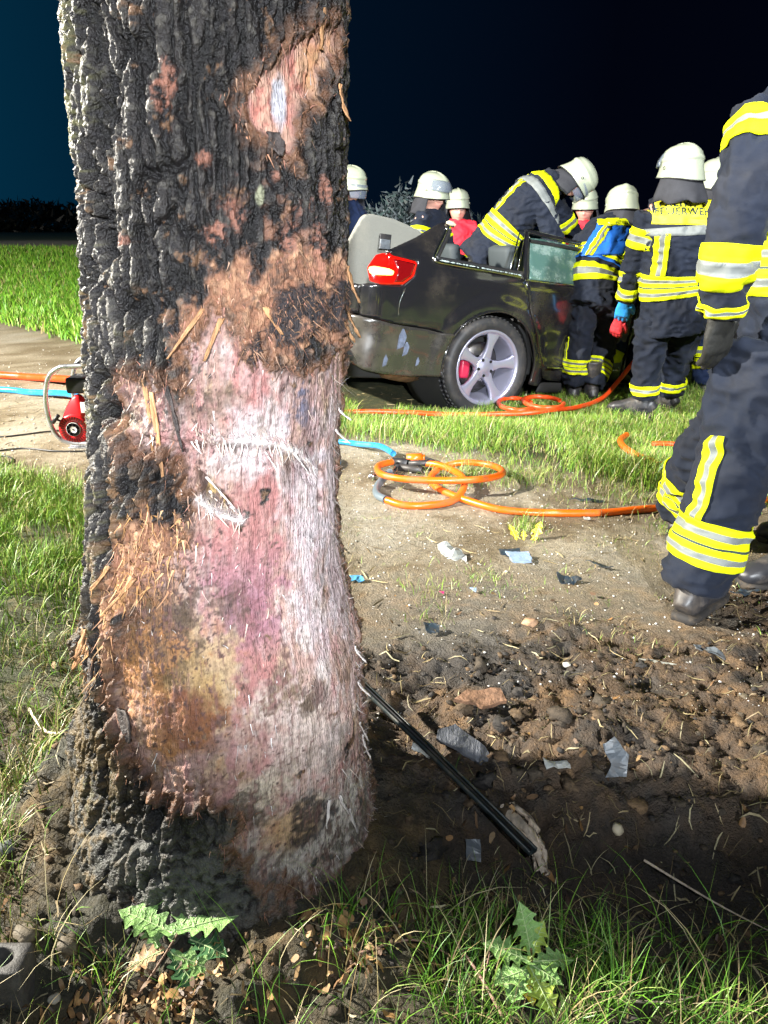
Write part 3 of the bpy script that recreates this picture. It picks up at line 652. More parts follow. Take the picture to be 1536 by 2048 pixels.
# tussocks left of the trunk
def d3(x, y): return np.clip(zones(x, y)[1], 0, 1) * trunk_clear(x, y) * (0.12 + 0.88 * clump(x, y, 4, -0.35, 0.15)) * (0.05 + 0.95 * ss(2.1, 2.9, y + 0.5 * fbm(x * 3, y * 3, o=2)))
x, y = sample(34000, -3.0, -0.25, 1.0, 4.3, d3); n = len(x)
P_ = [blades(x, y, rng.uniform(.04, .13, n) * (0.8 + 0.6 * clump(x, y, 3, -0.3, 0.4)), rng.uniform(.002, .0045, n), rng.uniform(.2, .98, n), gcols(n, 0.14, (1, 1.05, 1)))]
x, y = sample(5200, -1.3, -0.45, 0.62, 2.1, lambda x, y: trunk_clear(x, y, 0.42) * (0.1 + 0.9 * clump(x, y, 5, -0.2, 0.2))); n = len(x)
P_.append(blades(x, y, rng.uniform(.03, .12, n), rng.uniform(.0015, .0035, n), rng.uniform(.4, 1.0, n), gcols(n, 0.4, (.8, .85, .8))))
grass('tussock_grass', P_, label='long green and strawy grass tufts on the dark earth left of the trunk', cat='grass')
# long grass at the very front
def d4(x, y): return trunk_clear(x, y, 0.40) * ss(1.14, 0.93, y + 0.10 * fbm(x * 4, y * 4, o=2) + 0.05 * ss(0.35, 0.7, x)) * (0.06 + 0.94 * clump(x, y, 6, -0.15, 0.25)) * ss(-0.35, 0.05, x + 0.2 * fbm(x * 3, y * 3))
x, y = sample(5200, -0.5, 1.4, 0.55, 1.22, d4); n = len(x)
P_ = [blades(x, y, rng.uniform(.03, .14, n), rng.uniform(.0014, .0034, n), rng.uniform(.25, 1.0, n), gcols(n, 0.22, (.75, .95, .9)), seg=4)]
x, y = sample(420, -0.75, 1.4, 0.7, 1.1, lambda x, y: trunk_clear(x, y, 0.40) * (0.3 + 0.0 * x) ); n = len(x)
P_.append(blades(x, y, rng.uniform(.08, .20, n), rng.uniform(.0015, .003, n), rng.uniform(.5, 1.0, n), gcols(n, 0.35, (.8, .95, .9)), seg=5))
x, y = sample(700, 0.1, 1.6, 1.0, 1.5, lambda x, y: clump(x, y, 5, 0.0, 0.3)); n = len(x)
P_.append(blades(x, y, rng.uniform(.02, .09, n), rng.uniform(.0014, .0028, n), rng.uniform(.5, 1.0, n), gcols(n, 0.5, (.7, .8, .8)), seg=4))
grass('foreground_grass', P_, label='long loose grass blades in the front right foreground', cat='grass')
# small weeds and tufts on the bare track
P_ = []
for (cx, cy, r, k, hh) in [(.60, 3.02, .07, 260, .05), (0.62, 3.05, .05, 120, .09), (.35, 2.55, .10, 120, .04), (.15, 2.45, .10, 70, .06), (.75, 3.7, .15, 400, .10), (.45, 3.75, .2, 500, .12), (.15, 2.25, .06, 40, .08), (1.22, 3.0, .12, 260, .05), (1.62, 2.1, .15, 160, .05), (1.08, 1.52, .06, 60, .06), (1.2, 3.5, .25, 700, .1)]:
    x = (cx + rng.normal(size=k) * r * 0.6).astype(np.float32); y = (cy + rng.normal(size=k) * r * 0.6).astype(np.float32)
    P_.append(blades(x, y, rng.uniform(.4, 1.1, k) * hh, rng.uniform(.0015, .0035, k), rng.uniform(.4, 1.0, k), gcols(k, 0.3)))
x, y = sample(2600, -1.2, 1.9, 2.0, 3.9, lambda x, y: clump(x, y, 5, 0.05, 0.4)); n = len(x)
P_.append(blades(x, y, rng.uniform(.012, .045, n), rng.uniform(.0014, .003, n), rng.uniform(.6, 1.0, n), gcols(n, 0.55)))
grass('track_weeds', P_, label='small flattened weeds and straw sprouting from the dirt track', cat='weeds')

def ico(sub=1):
    bm = bmesh.new(); bmesh.ops.create_icosphere(bm, subdivisions=sub, radius=1)
    V = np.array([v.co[:] for v in bm.verts]); F = np.array([[v.index for v in f.verts] for f in bm.faces]); bm.free(); return V, F
ICO1 = ico(1); ICO2 = ico(2)
def lumps(x, y, r, col, base=ICO1, sink=0.3, flat=0.65, amp=0.7, zoff=0.0):
    n = len(x); V0, F0 = base; m = len(V0)
    off = rng.uniform(0, 99, (n, 1))
    P = np.repeat(V0[None], n, 0)
    nn = perlin(P[..., 0] * 1.6 + off, P[..., 1] * 1.6 - off, P[..., 2] * 1.6 + off * 2)
    nn2 = perlin(P[..., 0] * 4 + off, P[..., 1] * 4 - off, P[..., 2] * 4 + off * 2)
    P = P * (1 + amp * nn + amp * 0.6 * nn2)[..., None]
    sc = r[:, None] * rng.uniform(0.7, 1.3, (n, 3)); sc[:, 2] *= flat
    P = P * sc[:, None]; a = rng.uniform(0, 6.28, n); ca, sa = np.cos(a)[:, None], np.sin(a)[:, None]
    X = P[..., 0] * ca - P[..., 1] * sa + x[:, None]; Y = P[..., 0] * sa + P[..., 1] * ca + y[:, None]
    Z = P[..., 2] + (gz(x, y) + r * flat * (1 - sink) + zoff)[:, None]
    V = np.stack([X, Y, Z], -1).reshape(-1, 3); F = (F0[None] + (np.arange(n) * m)[:, None, None]).reshape(-1, 3)
    return V, F, np.repeat(col, m, 0)
M_soil = mat('loose_soil', attr=True, rough=0.8, var=0.5, vscale=90, bump=0.004, bscale=240)
SOILC = np.array([(.09,.056,.03),(.13,.08,.04),(.055,.04,.026),(.16,.10,.05),(.04,.034,.03),(.10,.075,.05)])
def dS(x, y): return soil_mask(x, y) * trunk_clear(x, y, 0.34) * (0.1 + 0.9 * clump(x, y, 3.2, -0.4, 0.3))
P_ = []
x, y = sample(4200, -1.2, 2.4, 0.8, 3.0, dS, 3); n = len(x)
P_.append(lumps(x, y, 0.0025 + 0.008 * rng.random(n)**4, SOILC[rng.integers(0, 6, n)]))
x, y = sample(6, 0.2, 1.4, 1.2, 1.9, dS, 6); n = len(x)
P_.append(lumps(x, y, 0.018 + 0.022 * rng.random(n)**2, SOILC[rng.integers(0, 6, n)], ICO2, 0.5, 0.6, 0.6))
x, y = sample(80, -0.1, 1.5, 1.15, 2.0, dS, 6); n = len(x)
P_.append(lumps(x, y, 0.008 + 0.016 * rng.random(n)**2, np.array([(.035,.03,.026),(.06,.045,.03),(.10,.065,.035)])[rng.integers(0, 3, n)], ICO2, 0.55, 0.7, 1.1))
V, F, C = join_np(P_)
tag(link('soil_crumbs', mesh_np('soil_crumbs', V, F, C), M_soil, smooth=False), 'loose brown clods and crumbs of churned earth beside the trunk', 'earth', kind='stuff')
M_grit = mat('grit', attr=True, rough=0.5)
x, y = sample(6500, -4.5, 2.6, 1.7, 8.5, lambda x, y: (1 - zones(x, y)[0]) * (1 - zones(x, y)[1]) * ss(9, 3, y), 5); n = len(x)
gcol = np.array([(.52,.50,.46),(.38,.35,.30),(.65,.64,.62),(.28,.24,.18),(.45,.36,.24)])[rng.integers(0, 5, n)]
V, F, C = join_np([lumps(x, y, (0.0016 + 0.0036 * rng.random(n)**3) * (0.7 + 0.13 * y), gcol, ico(1), 0.3, 0.7, 0.3)])
tag(link('gravel', mesh_np('gravel', V, F, C), M_grit), 'pale grit and glass crumbs sprinkled over the dirt track', 'gravel', kind='stuff')
# straw, chips and dead leaves lying about
def litter(x, y, L, W, col, lift=0.004, curl=0.3):
    n = len(x); az = rng.uniform(0, 6.28, n); t = np.linspace(-0.5, 0.5, 4)[None]
    bend = rng.normal(size=(n, 1)) * 0.25
    cx = x[:, None] + L[:, None] * (t * np.cos(az)[:, None] - bend * t * t * np.sin(az)[:, None]); cy = y[:, None] + L[:, None] * (t * np.sin(az)[:, None] + bend * t * t * np.cos(az)[:, None])
    cz = gz(cx.ravel(), cy.ravel()).reshape(cx.shape) + lift * rng.random((n, 1)) + curl * L[:, None] * t * t * rng.random((n, 1)) + 0.002
    w = W[:, None] * (1 - (2 * t)**2 * 0.6) * 0.5; sx = -np.sin(az)[:, None] * w; sy = np.cos(az)[:, None] * w; tz = rng.normal(size=(n, 1)) * w * 0.8
    V = np.stack([np.stack([cx - sx, cy - sy, cz - tz + np.abs(tz)], -1), np.stack([cx + sx, cy + sy, cz + tz + np.abs(tz)], -1)], 2).reshape(-1, 3)
    q = np.array([[0, 1, 3, 2], [2, 3, 5, 4], [4, 5, 7, 6]]); F = (q[None] + (np.arange(n) * 8)[:, None, None]).reshape(-1, 4)
    return V, F, np.repeat(col, 8, 0)
P_ = []
def dl(x, y): return trunk_clear(x, y, 0.36) * (0.2 + 0.8 * soil_mask(x, y))
x, y = sample(2600, -1.3, 2.4, 0.7, 3.4, dl, 3); n = len(x)
P_.append(litter(x, y, rng.uniform(.012, .07, n), rng.uniform(.001, .0035, n), STRAW[rng.integers(0, 4, n)] * rng.uniform(.4, 1, (n, 1))))
x, y = sample(900, -2.8, 2.4, 2.6, 6.0, lambda x, y: 1 + 0 * x, 2); n = len(x)
P_.append(litter(x, y, rng.uniform(.02, .08, n), rng.uniform(.002, .005, n), STRAW[rng.integers(0, 4, n)] * rng.uniform(.4, 1, (n, 1))))
LEAFC = np.array([(.30,.16,.06),(.42,.24,.09),(.20,.11,.05),(.44,.28,.13),(.12,.07,.04)])
x, y = sample(280, -1.0, 1.9, 0.6, 2.4, lambda x, y: trunk_clear(x, y, 0.37) * (0.12 + 0.88 * clump(x, y, 4, 0.0, 0.3)), 5); n = len(x)
P_.append(litter(x, y, rng.uniform(.008, .026, n), rng.uniform(.006, .016, n), LEAFC[rng.integers(0, 5, n)] * rng.uniform(.5, 1, (n, 1)), 0.01, 0.8))
x = rng.normal(-0.40, 0.08, 260).astype(np.float32); y = rng.normal(0.91, 0.04, 260).astype(np.float32); n = 260
P_.append(litter(x, y, rng.uniform(.006, .024, n), rng.uniform(.002, .010, n), LEAFC[rng.integers(0, 5, n)] * rng.uniform(.5, 1.1, (n, 1)), 0.025, 1.3))
x = rng.normal(-0.05, 0.05, 110).astype(np.float32); y = rng.normal(1.0, 0.03, 110).astype(np.float32); n = 110
P_.append(litter(x, y, rng.uniform(.008, .022, n), rng.uniform(.006, .014, n), LEAFC[rng.integers(0, 5, n)] * rng.uniform(.7, 1.1, (n, 1)), 0.02, 0.9))
V, F, C = join_np(P_)
M_litter = mat('litter', attr=True, rough=0.6, var=0.3, vscale=150)
tag(link('leaf_litter', mesh_np('leaf_litter', V, F, C), M_litter, smooth=False), 'straw, bark chips and dead brown leaves strewn over the earth', 'litter', kind='stuff')

# ------------------------------------------------------------------ hoses
M_hose_o = mat('orange_hose', (0.80, 0.13, 0.005), 0.33, spec=0.5, dirt=(.20, .12, .06), dscale=14, damt=0.75)
M_hose_r = mat('red_orange_hose', (0.75, 0.065, 0.008), 0.33, spec=0.5, dirt=(.20, .12, .06), dscale=14, damt=0.6)
M_hose_b = mat('blue_hose', (0.02, 0.28, 0.60), 0.25, spec=0.6, dirt=(.2, .2, .15), dscale=9, damt=0.3)
M_black = mat('black_rubber', (0.018, 0.018, 0.020), 0.45, var=0.3, vscale=30, dirt=(.12, .09, .06), damt=0.3)
M_steel = mat('steel', (0.55, 0.56, 0.58), 0.28, metal=1.0, rvar=0.15, vscale=20)
def hose(name, pts, r, m, label, parent=None, lift=0.0, ground=True, group=None):
    P = smooth_path([(p[0], p[1], (gz1(p[0], p[1]) + r + (p[2] if len(p) > 2 else 0.0)) if ground else p[2]) for p in pts], 9)
    c = P.mean(0); c[2] = 0
    V, F = tube_np(P - c, r, 12)
    o = link(name, mesh_np(name, V, F), m, parent); o.location = c
    if label: tag(o, label, 'hose', group)
    return o
def circle(cx, cy, rx, ry, a0, a1, n=10, lift=0.0, rot=0.0, l1=None):
    out = []
    for i in range(n + 1):
        a = a0 + (a1 - a0) * i / n; u, v = rx * math.cos(a), ry * math.sin(a)
        out.append((cx + u * math.cos(rot) - v * math.sin(rot), cy + u * math.sin(rot) + v * math.cos(rot), lift + ((l1 or lift) - lift) * i / n))
    return out
# near coil of the thick orange hose with its coupling
hr = 0.0165
pts = [(0.04, 3.86, 0.03), (-0.03, 3.74, .04), (-0.01, 3.57, .05), (0.10, 3.48, .055), (0.25, 3.445, .06), (0.42, 3.45, .06), (0.545, 3.53, .055), (0.585, 3.64, .05), (0.54, 3.77, .04), (0.41, 3.84, .03), (0.29, 3.80, .01), (0.235, 3.68, .0), (0.245, 3.55, .0), (0.31, 3.42, 0), (0.40, 3.31, .0), (0.52, 3.215, 0), (0.69, 3.175, 0), (0.95, 3.175, 0), (1.14, 3.21, 0), (1.30, 3.245, 0), (1.60, 3.30, 0), (1.95, 3.3, 0)]
h1 = hose('hydraulic_hose', pts, hr, M_hose_o, 'thick orange hose looped on the dirt with its end running to the nearest boots', group='hydraulic hoses of the rescue tools')
hose('hydraulic_hose', [(0.18, 3.86, 0.02), (0.27, 3.80, .03), (0.34, 3.70, .035), (0.385, 3.56, .03), (0.37, 3.42, .02), (0.31, 3.32, .0), (0.20, 3.265, 0), (0.09, 3.27, 0), (0.01, 3.33, 0)], hr, M_hose_o, 'short orange hose arc on the dirt ending in a grey sleeve below the coupling', group='hydraulic hoses of the rescue tools')
hg = hose('hose_sleeve', [(0.01, 3.33, 0), (-0.03, 3.40, .0), (-0.035, 3.50, .0), (-0.01, 3.60, 0.01), (0.03, 3.68, 0.03)], hr * 1.12, mat('grey_sleeve', (0.12, 0.15, 0.17), 0.4), None); 
tag(hg, 'grey rubber sleeve curving from the orange hose end to the coupling', 'hose sleeve')
hose('hydraulic_hose', [(-0.75, 4.62, 0), (-0.5, 4.45, 0), (-0.243, 4.358, .0), (-0.138, 4.272, .01), (-0.022, 4.148, .03), (0.05, 3.98, .04)], hr, M_hose_b, 'light blue hose coming from behind the trunk to the coupling on the dirt', group='hydraulic hoses of the rescue tools')
hose('hydraulic_hose', [(-0.6, 4.12, 0), (-0.42, 4.10, 0), (-0.28, 4.05, 0), (-0.245, 3.93, 0), (-0.30, 3.82, 0), (-0.5, 3.75, 0)], hr * 0.9, M_hose_b, 'light blue hose bend peeping out low behind the right edge of the trunk', group='hydraulic hoses of the rescue tools')
# coupling block lying in the coil
cp = empty('hose_coupling', (0.10, 3.86, gz1(0.10, 3.86) + 0.02), 'dark twin hose coupling with orange collar lying inside the orange coil', 'coupling')
def add(name, parent, V, F, m, col=None): return link(name, mesh_np(name, V, F, col), m, parent)
def cyl(p0, p1, r, n=16, r2=None):
    p0 = np.array(p0, float); p1 = np.array(p1, float); r2 = r if r2 is None else r2
    return tube_np([p0, p0 + (p1 - p0) * 0.001, p0 + (p1 - p0) * 0.999, p1], [r * 0.97, r, r2, r2 * 0.97], n)
def box(c, s, rot=None, bev=0.15):
    """chamfered box as numpy mesh"""
    bm = bmesh.new(); bmesh.ops.create_cube(bm, size=1)
    bmesh.ops.scale(bm, vec=s, verts=bm.verts)
    if bev: bmesh.ops.bevel(bm, geom=bm.edges[:], offset=min(s) * bev, segments=2, affect='EDGES', profile=0.6)
    bmesh.ops.triangulate(bm, faces=[f for f in bm.faces if len(f.verts) > 4])
    if rot is not None: bmesh.ops.rotate(bm, cent=(0, 0, 0), matrix=rot, verts=bm.verts)
    bmesh.ops.translate(bm, vec=c, verts=bm.verts)
    bm.verts.index_update()
    V = np.array([v.co[:] for v in bm.verts]); q = [[v.index for v in f.verts] for f in bm.faces]; bm.free()
    F = [np.array([f for f in q if len(f) == k]).reshape(-1, k) for k in (4, 3)]
    return V, [f for f in F if len(f)]
V, F, _ = join_np([cyl((-0.05, 0.05, .015), (0.03, -0.01, .02), .022), cyl((0.03, -.01, .02), (0.16, -0.03, .03), .017), cyl((-.03, .0, .0), (.10, -.07, .0), .02)]); add('coupling_body', cp, V, F, M_black)
V, F, _ = join_np([cyl((0.02, 0.03, .035), (0.10, 0.02, .04), .026), cyl((.10, .02, .04), (.115, .018, .04), .02)]); add('orange_collar', cp, V, F, M_hose_o)
V, F, _ = join_np([cyl((-0.03, -0.02, .01), (-.05, -0.10, -.005), .012), cyl((-.05, -.1, -.005), (-.06, -.14, -.008), .016)]); add('steel_nipple', cp, V, F, M_steel)
V, F, _ = join_np([cyl((-0.14, -0.16, .0), (-.17, -0.165, .0), .013), cyl((-.17, -.165, 0), (-.178, -.167, 0), .008)]); add('dust_cap', cp, V, F, M_steel)
add('carry_strap', cp, *tube_np(smooth_path([(.06, .03, .05), (.16, -.02, .04), (.30, -.12, .0), (.32, -.22, -.01)], 6), .006, 6), M_black)
# red hose across the verge
hose('hydraulic_hose', [(-0.9, 4.95, 0), (-0.255, 4.91, .03), (0.104, 4.91, .03), (0.425, 4.86, .03), (0.75, 4.88, .03), (0.94, 4.86, .04), (1.08, 4.90, .05), (1.28, 5.03, .04), (1.50, 5.25, .06), (1.66, 5.42, .16), (1.80, 5.50, .32), (1.90, 5.58, .42)], 0.0155, M_hose_r, 'red orange hose lying across the grass and rising to the rescuers by the car', group='hydraulic hoses of the rescue tools')
for (cx, cy, rx, ry, lb) in [(0.885, 5.09, .115, .20, 'left red hose loop resting on the grass near the rear wheel'), (1.07, 5.10, .13, .19, 'right red hose loop resting on the grass near the rear wheel')]:
    P = [(p[0], p[1], 0.05 + 0.012 * (cx > 1)) for p in circle(cx, cy, rx, ry, 0.3, 6.0, 12)]
    hose('hose_loop', P, 0.0150, M_hose_r, lb)
hose('hydraulic_hose', [(1.40, 4.32, .03), (1.315, 4.15, .04), (1.298, 3.95, .04), (1.36, 3.80, .03), (1.46, 3.70, .02), (1.75, 3.55, .02)], hr, M_hose_o, 'orange hose bending out of the grass towards the nearest firefighter\'s knee', group='hydraulic hoses of the rescue tools')
hose('hydraulic_hose', [(1.49, 4.14, .03), (1.58, 4.10, .04), (1.75, 4.05, .03), (2.0, 4.1, .0)], hr * 0.8, M_hose_r, 'short red hose bit in the grass behind the nearest firefighter\'s knee', group='hydraulic hoses of the rescue tools')
# hoses to the power pack
hose('hydraulic_hose', [(-5.2, 7.05, 0), (-4.2, 6.75, 0), (-3.24, 6.48, .0), (-2.95, 6.39, .0), (-2.39, 6.05, .03), (-1.9, 5.6, .0), (-1.5, 4.9, 0)], 0.030, M_hose_r, 'orange hose on the track running from the left to the power pack', group='hydraulic hoses of the rescue tools')
hose('hydraulic_hose', [(-5.2, 6.35, 0), (-4.0, 6.1, 0), (-2.98, 5.92, 0), (-2.70, 5.82, .0), (-2.30, 5.60, .03), (-1.95, 5.1, .05), (-1.72, 4.60, .2)], 0.024, M_hose_b, 'light blue hose on the track running from the left to the power pack', group='hydraulic hoses of the rescue tools')
# thin dark cables in front of the power pack
for P, lb in [([(-2.6, 4.75), (-2.35, 4.55), (-2.1, 4.66), (-1.95, 4.72), (-1.85, 4.62)], 'thin dark cable winding on the track left of the power pack'),
              ([(-2.3, 4.15), (-2.1, 4.28), (-1.85, 4.22), (-1.6, 4.25)], 'thin dark cable lying on the track in front of the power pack'),
              ([(-2.4, 4.05), (-2.12, 4.12), (-2.02, 4.0), (-2.12, 3.92), (-2.3, 3.98)], 'thin dark cable loop near the grass edge left of the trunk')]:
    o = hose('cable', P, 0.005, M_black, None); tag(o, lb, 'cable')

# ------------------------------------------------------------------ power pack
M_alu = mat('aluminium_tube', (0.66, 0.67, 0.72), 0.30, metal=0.85, rvar=0.1, vscale=15)
M_red = mat('red_cover', (0.72, 0.015, 0.022), 0.32, coat=0.4, var=0.1)
M_blk = mat('black_plastic', (0.02, 0.02, 0.022), 0.4)
M_wht = mat('white_sticker', (0.75, 0.76, 0.74), 0.4)
M_dark = mat('dark_metal', (0.05, 0.05, 0.05), 0.5, metal=0.5)
pu = empty('power_pack', (-1.735, 4.36, gz1(-1.735, 4.36)), 'red hydraulic power pack in a silver tube frame half hidden behind the trunk', 'power unit')
for yy in (-0.06, 0.34):
    P = smooth_path([(.05, yy, .03), (-.06, yy, .03), (-.135, yy, .065), (-.17, yy, .14), (-.18, yy, .27), (-.15, yy, .40), (-.09, yy, .46), (.0, yy, .475), (.30, yy, .475), (.40, yy, .43), (.44, yy, .3), (.44, yy, .15), (.40, yy, .05), (.30, yy, .03)], 6, closed=True)
    add('tube_frame', pu, *tube_np(P, 0.0135, 12, closed=True), M_alu)
for (xx, zz) in [(-.06, .03), (.34, .03), (.0, .475), (.3, .475)]: add('cross_tube', pu, *cyl((xx, -.06, zz), (xx, .34, zz), .012), M_alu)
add('base_plate', pu, *box((.11, .14, .045), (.42, .36, .02)), M_alu)
add('engine_block', pu, *box((.08, .14, .17), (.24, .26, .22)), M_dark)
add('air_filter', pu, *box((.00, .04, .36), (.13, .16, .09)), M_blk)
add('fuel_tank', pu, *box((.19, .14, .36), (.20, .24, .10), bev=0.3), M_red)
# recoil starter: a drop-shaped cover, ribbed ring, hub and pull grip
cz, cx = .115, -.045
ang = np.linspace(0, 2*np.pi, 40, endpoint=False)
def drop(sc, y):
    r = 0.088 * sc; P = []
    for a in ang:
        x_, z_ = r * math.sin(a), r * math.cos(a)
        if z_ > 0: z_ = z_ * (2.2); x_ = x_ * (1 - 0.30 * (z_ / (2.2 * r))) + 0.03 * z_ / r * 0.5
        P.append((cx + x_, y, cz + z_))
    return np.array(P)
V = np.concatenate([drop(1.0, .0), drop(1.0, -.035), drop(.93, -.048), drop(.3, -.050)])
F = grid_faces(4, 40, wrap=True); add('starter_cover', pu, V, [F, np.array([[120 + i, 120 + (i+1) % 40, 120] for i in range(1, 39)])], M_red)
ring = [(.086, -.048), (.086, -.058), (.078, -.063), (.048, -.060), (.044, -.052)]
V = np.array([(cx + r * math.sin(a), y, cz + r * math.cos(a)) for r, y in ring for a in ang]); add('starter_ring', pu, V, grid_faces(5, 40, wrap=True), M_red)
P_ = []
for k in range(30):
    a = 2*math.pi*k/30; P_.append(box((cx + .064 * math.sin(a), -.0635, cz + .064 * math.cos(a)), (.0036, .006, .026), Matrix.Rotation(a, 3, 'Y'), 0.1))
V, F, _ = join_np(P_); o = add('starter_rib', pu, V, F, mat('rib_gap', (0.10, 0.004, 0.006), 0.6)); o['kind'] = 'stuff'
V, F, _ = join_np([cyl((cx, -.05, cz), (cx, -.066, cz), .040, 24)]); add('starter_hub', pu, V, F, M_wht)
V, F, _ = join_np([cyl((cx, -.05, cz), (cx, -.068, cz), .005, 12)] + [box((cx + .026 * math.sin(a), -.0595, cz + .026 * math.cos(a)), (.004, .018, .016), Matrix.Rotation(a, 3, 'Y'), 0.1) for a in np.linspace(0, 5.5, 8)]); add('hub_screw', pu, V, F, M_dark)
add('type_plate', pu, *box((.035, -.052, .24), (.05, .004, .06)), M_wht)
V, F, _ = join_np([cyl((-.155, -.07, .155), (-.115, -.07, .20), .011, 12), cyl((-.135, -.07, .178), (-.115, -.06, .165), .006)]); add('pull_grip', pu, V, F, M_blk)
add('rubber_foot', pu, *box((-.02, -.06, .005), (.12, .035, .02)), M_alu)

# ------------------------------------------------------------------ debris
M_trim = mat('black_trim', (0.015, 0.022, 0.024), 0.42, spec=0.4, dirt=(.10, .08, .05), dscale=30, damt=0.75)
M_shard = mat('grey_shard', (0.12, 0.135, 0.15), 0.35, var=0.3, vscale=40, dirt=(.10, .07, .04), dscale=25, damt=0.6)
M_plast = mat('pale_plastic', (0.42, 0.43, 0.41), 0.35, var=0.2, vscale=40, dirt=(.2, .15, .09), dscale=40, damt=0.6)
M_clear = mat('clear_blue_plastic', (0.45, 0.60, 0.85), 0.12, spec=0.8, trans=0.35, dirt=(.25, .2, .15), dscale=50, damt=0.5)
M_dkpl = mat('dark_plastic', (0.03, 0.045, 0.06), 0.3, dirt=(.10, .07, .04), dscale=40, damt=0.5)
M_slab = mat('bark_slab', (0.085, 0.09, 0.105), 0.55, var=0.5, vscale=50, bump=0.004, bscale=150, stretch=(1, 0.3, 1))
M_barkp = mat('brown_bark', (0.22, 0.12, 0.07), 0.7, var=0.6, vscale=50, bump=0.004, bscale=150)
M_root = mat('torn_root', (0.62, 0.50, 0.38), 0.6, var=0.4, vscale=60, bump=0.003, bscale=200, stretch=(1, 1, 0.25))
M_stone = mat('stone', (0.13, 0.105, 0.07), 0.7, var=0.4, vscale=25, bump=0.004, bscale=90)
def shard(name, x, y, pts, th, m, label, cat, rz=0, tilt=(0, 0), lift=0.01, warp=0.15, group=None, holes=None):
    """a broken thin piece: an outline with thickness, warped"""
    bm = bmesh.new(); P = []
    n = len(pts)
    for i in range(n):
        a, b = np.array(pts[i]), np.array(pts[(i+1) % n])
        for t in (0, 0.33, 0.66): P.append(a + (b - a) * t + rng.normal(size=2) * np.linalg.norm(b - a) * 0.035 * (t > 0))
    vs = [bm.verts.new((p[0], p[1], 0)) for p in P]; f = bm.faces.new(vs)
    r = bmesh.ops.triangulate(bm, faces=[f]); bmesh.ops.subdivide_edges(bm, edges=bm.edges[:], cuts=1, use_grid_fill=True)
    bmesh.ops.triangulate(bm, faces=bm.faces[:])
    s_ = max(abs(np.array(pts)).max(), 1e-3); o1, o2 = rng.uniform(0, 50, 2)
    for v in bm.verts:
        v.co.z = warp * s_ * float(fbm(np.array([v.co.x / s_ * 1.3 + o1]), np.array([v.co.y / s_ * 1.3 + o2]), o=2)[0])
    g = bmesh.ops.extrude_face_region(bm, geom=bm.faces[:])
    bmesh.ops.translate(bm, vec=(0, 0, -th), verts=[v for v in g['geom'] if isinstance(v, bmesh.types.BMVert)])
    bmesh.ops.recalc_face_normals(bm, faces=bm.faces[:])
    o = link(name, bm_mesh(bm, name), m, smooth=False); o.location = (x, y, gz1(x, y) + lift); o.rotation_euler = (tilt[0], tilt[1], rz)
    return tag(o, label, cat, group)
# long window channel pointing away from the trunk into the hollow
a, b = np.array((-0.10, 1.80, 0.075)), np.array((0.305, 1.232, 0.0))
tr = empty('window_channel', tuple((a + b) / 2), 'long black rubber channel slanting from the trunk foot down into the hollow', 'trim strip')
d = (b - a) / 2; sd = np.cross(d, (0, 0, 1.)); sd /= np.linalg.norm(sd); up = np.cross(sd, d); up /= np.linalg.norm(up)
def bar(o0, o1, w, h, du, ds):
    c0, c1 = o0 + up * du + sd * ds, o1 + up * du + sd * ds; mid = (c0 + c1) / 2
    V = []
    for c in (c0, mid + up * 0.003, c1):
        for (s1, s2) in ((-1, -1), (1, -1), (1, 1), (-1, 1)): V.append(c + sd * w * s1 / 2 + up * h * s2 / 2)
    return np.array(V), [grid_faces(3, 4, wrap=True), np.array([[3, 2, 1, 0], [8, 9, 10, 11]])]
add('channel_base', tr, *bar(-d, d, .020, .004, 0, 0), M_trim)
add('channel_lip', tr, *bar(-d, d, .004, .012, .006, .010), M_trim)
add('channel_lip', tr, *bar(-d, d, .004, .009, .005, -.009), M_trim)
add('sealing_bead', tr, *tube_np([-d * 0.99 + up * .012 + sd * .003, 0 * d + up * .014 + sd * .003, d * .99 + up * .009 + sd * .003], .003, 6), M_black)
shard('bark_slab', .20, 1.575, [(-.065, .035), (-.02, .055), (.05, -.005), (.075, -.055), (.04, -.06), (-.03, -.012), (-.07, .01)], .012, M_slab, 'blue grey bark slab with a straight edge lying on the brown clods', 'bark', 0.05, (0.45, 0.1), .035)
shard('bark_slab', .255, 1.74, [(-.07, .0), (-.03, .03), (.06, .03), (.07, -.01), (.0, -.03)], .012, M_barkp, 'flat brown bark plate on the earth behind the grey slab', 'bark', 0.1, (0.2, 0.05), .03)
shard('metal_shard', .53, 1.46, [(-.012, .04), (.02, .048), (.035, .0), (.012, -.042), (-.035, -.03), (-.01, -.005)], .003, M_shard, 'curved grey metal shard standing in the dark clods', 'shard', 0.1, (0.75, -0.3), .045, .3)
shard('metal_shard', .19, 1.29, [(-.016, .022), (.016, .024), (.017, -.022), (-.014, -.020)], .002, M_shard, 'small square grey shard lying beside the black channel', 'shard', 0.0, (0.6, 0.1), .022)
shard('metal_shard', .40, 1.475, [(-.03, .012), (.03, .01), (.035, -.01), (-.025, -.014)], .002, M_plast, 'pale crumpled foil strip half buried in the clods', 'shard', 0.1, (0.3, 0.1), .022, .5)
shard('metal_shard', .09, 1.55, [(-.03, .012), (.02, .016), (.03, -.01), (-.02, -.012)], .002, M_plast, 'white torn scrap left of the grey bark slab', 'shard', -0.6, (0.3, 0.1), .025, .5)
shard('metal_shard', .985, 2.0, [(-.06, .022), (.0, .028), (.055, .0), (.03, -.016), (-.03, -.004), (-.055, .004)], .004, M_shard, 'bent grey metal bracket on the track in front of the nearest boot', 'bracket', -0.25, (0.35, 0.1), .015, .4)
shard('wood_stick', .82, 1.96, [(-.07, .005), (.07, .0), (.07, -.008), (-.07, -.004)], .006, M_plast, 'pale straight stick lying left of the bent bracket', 'stick', -0.32, (0, 0), .01, .05)
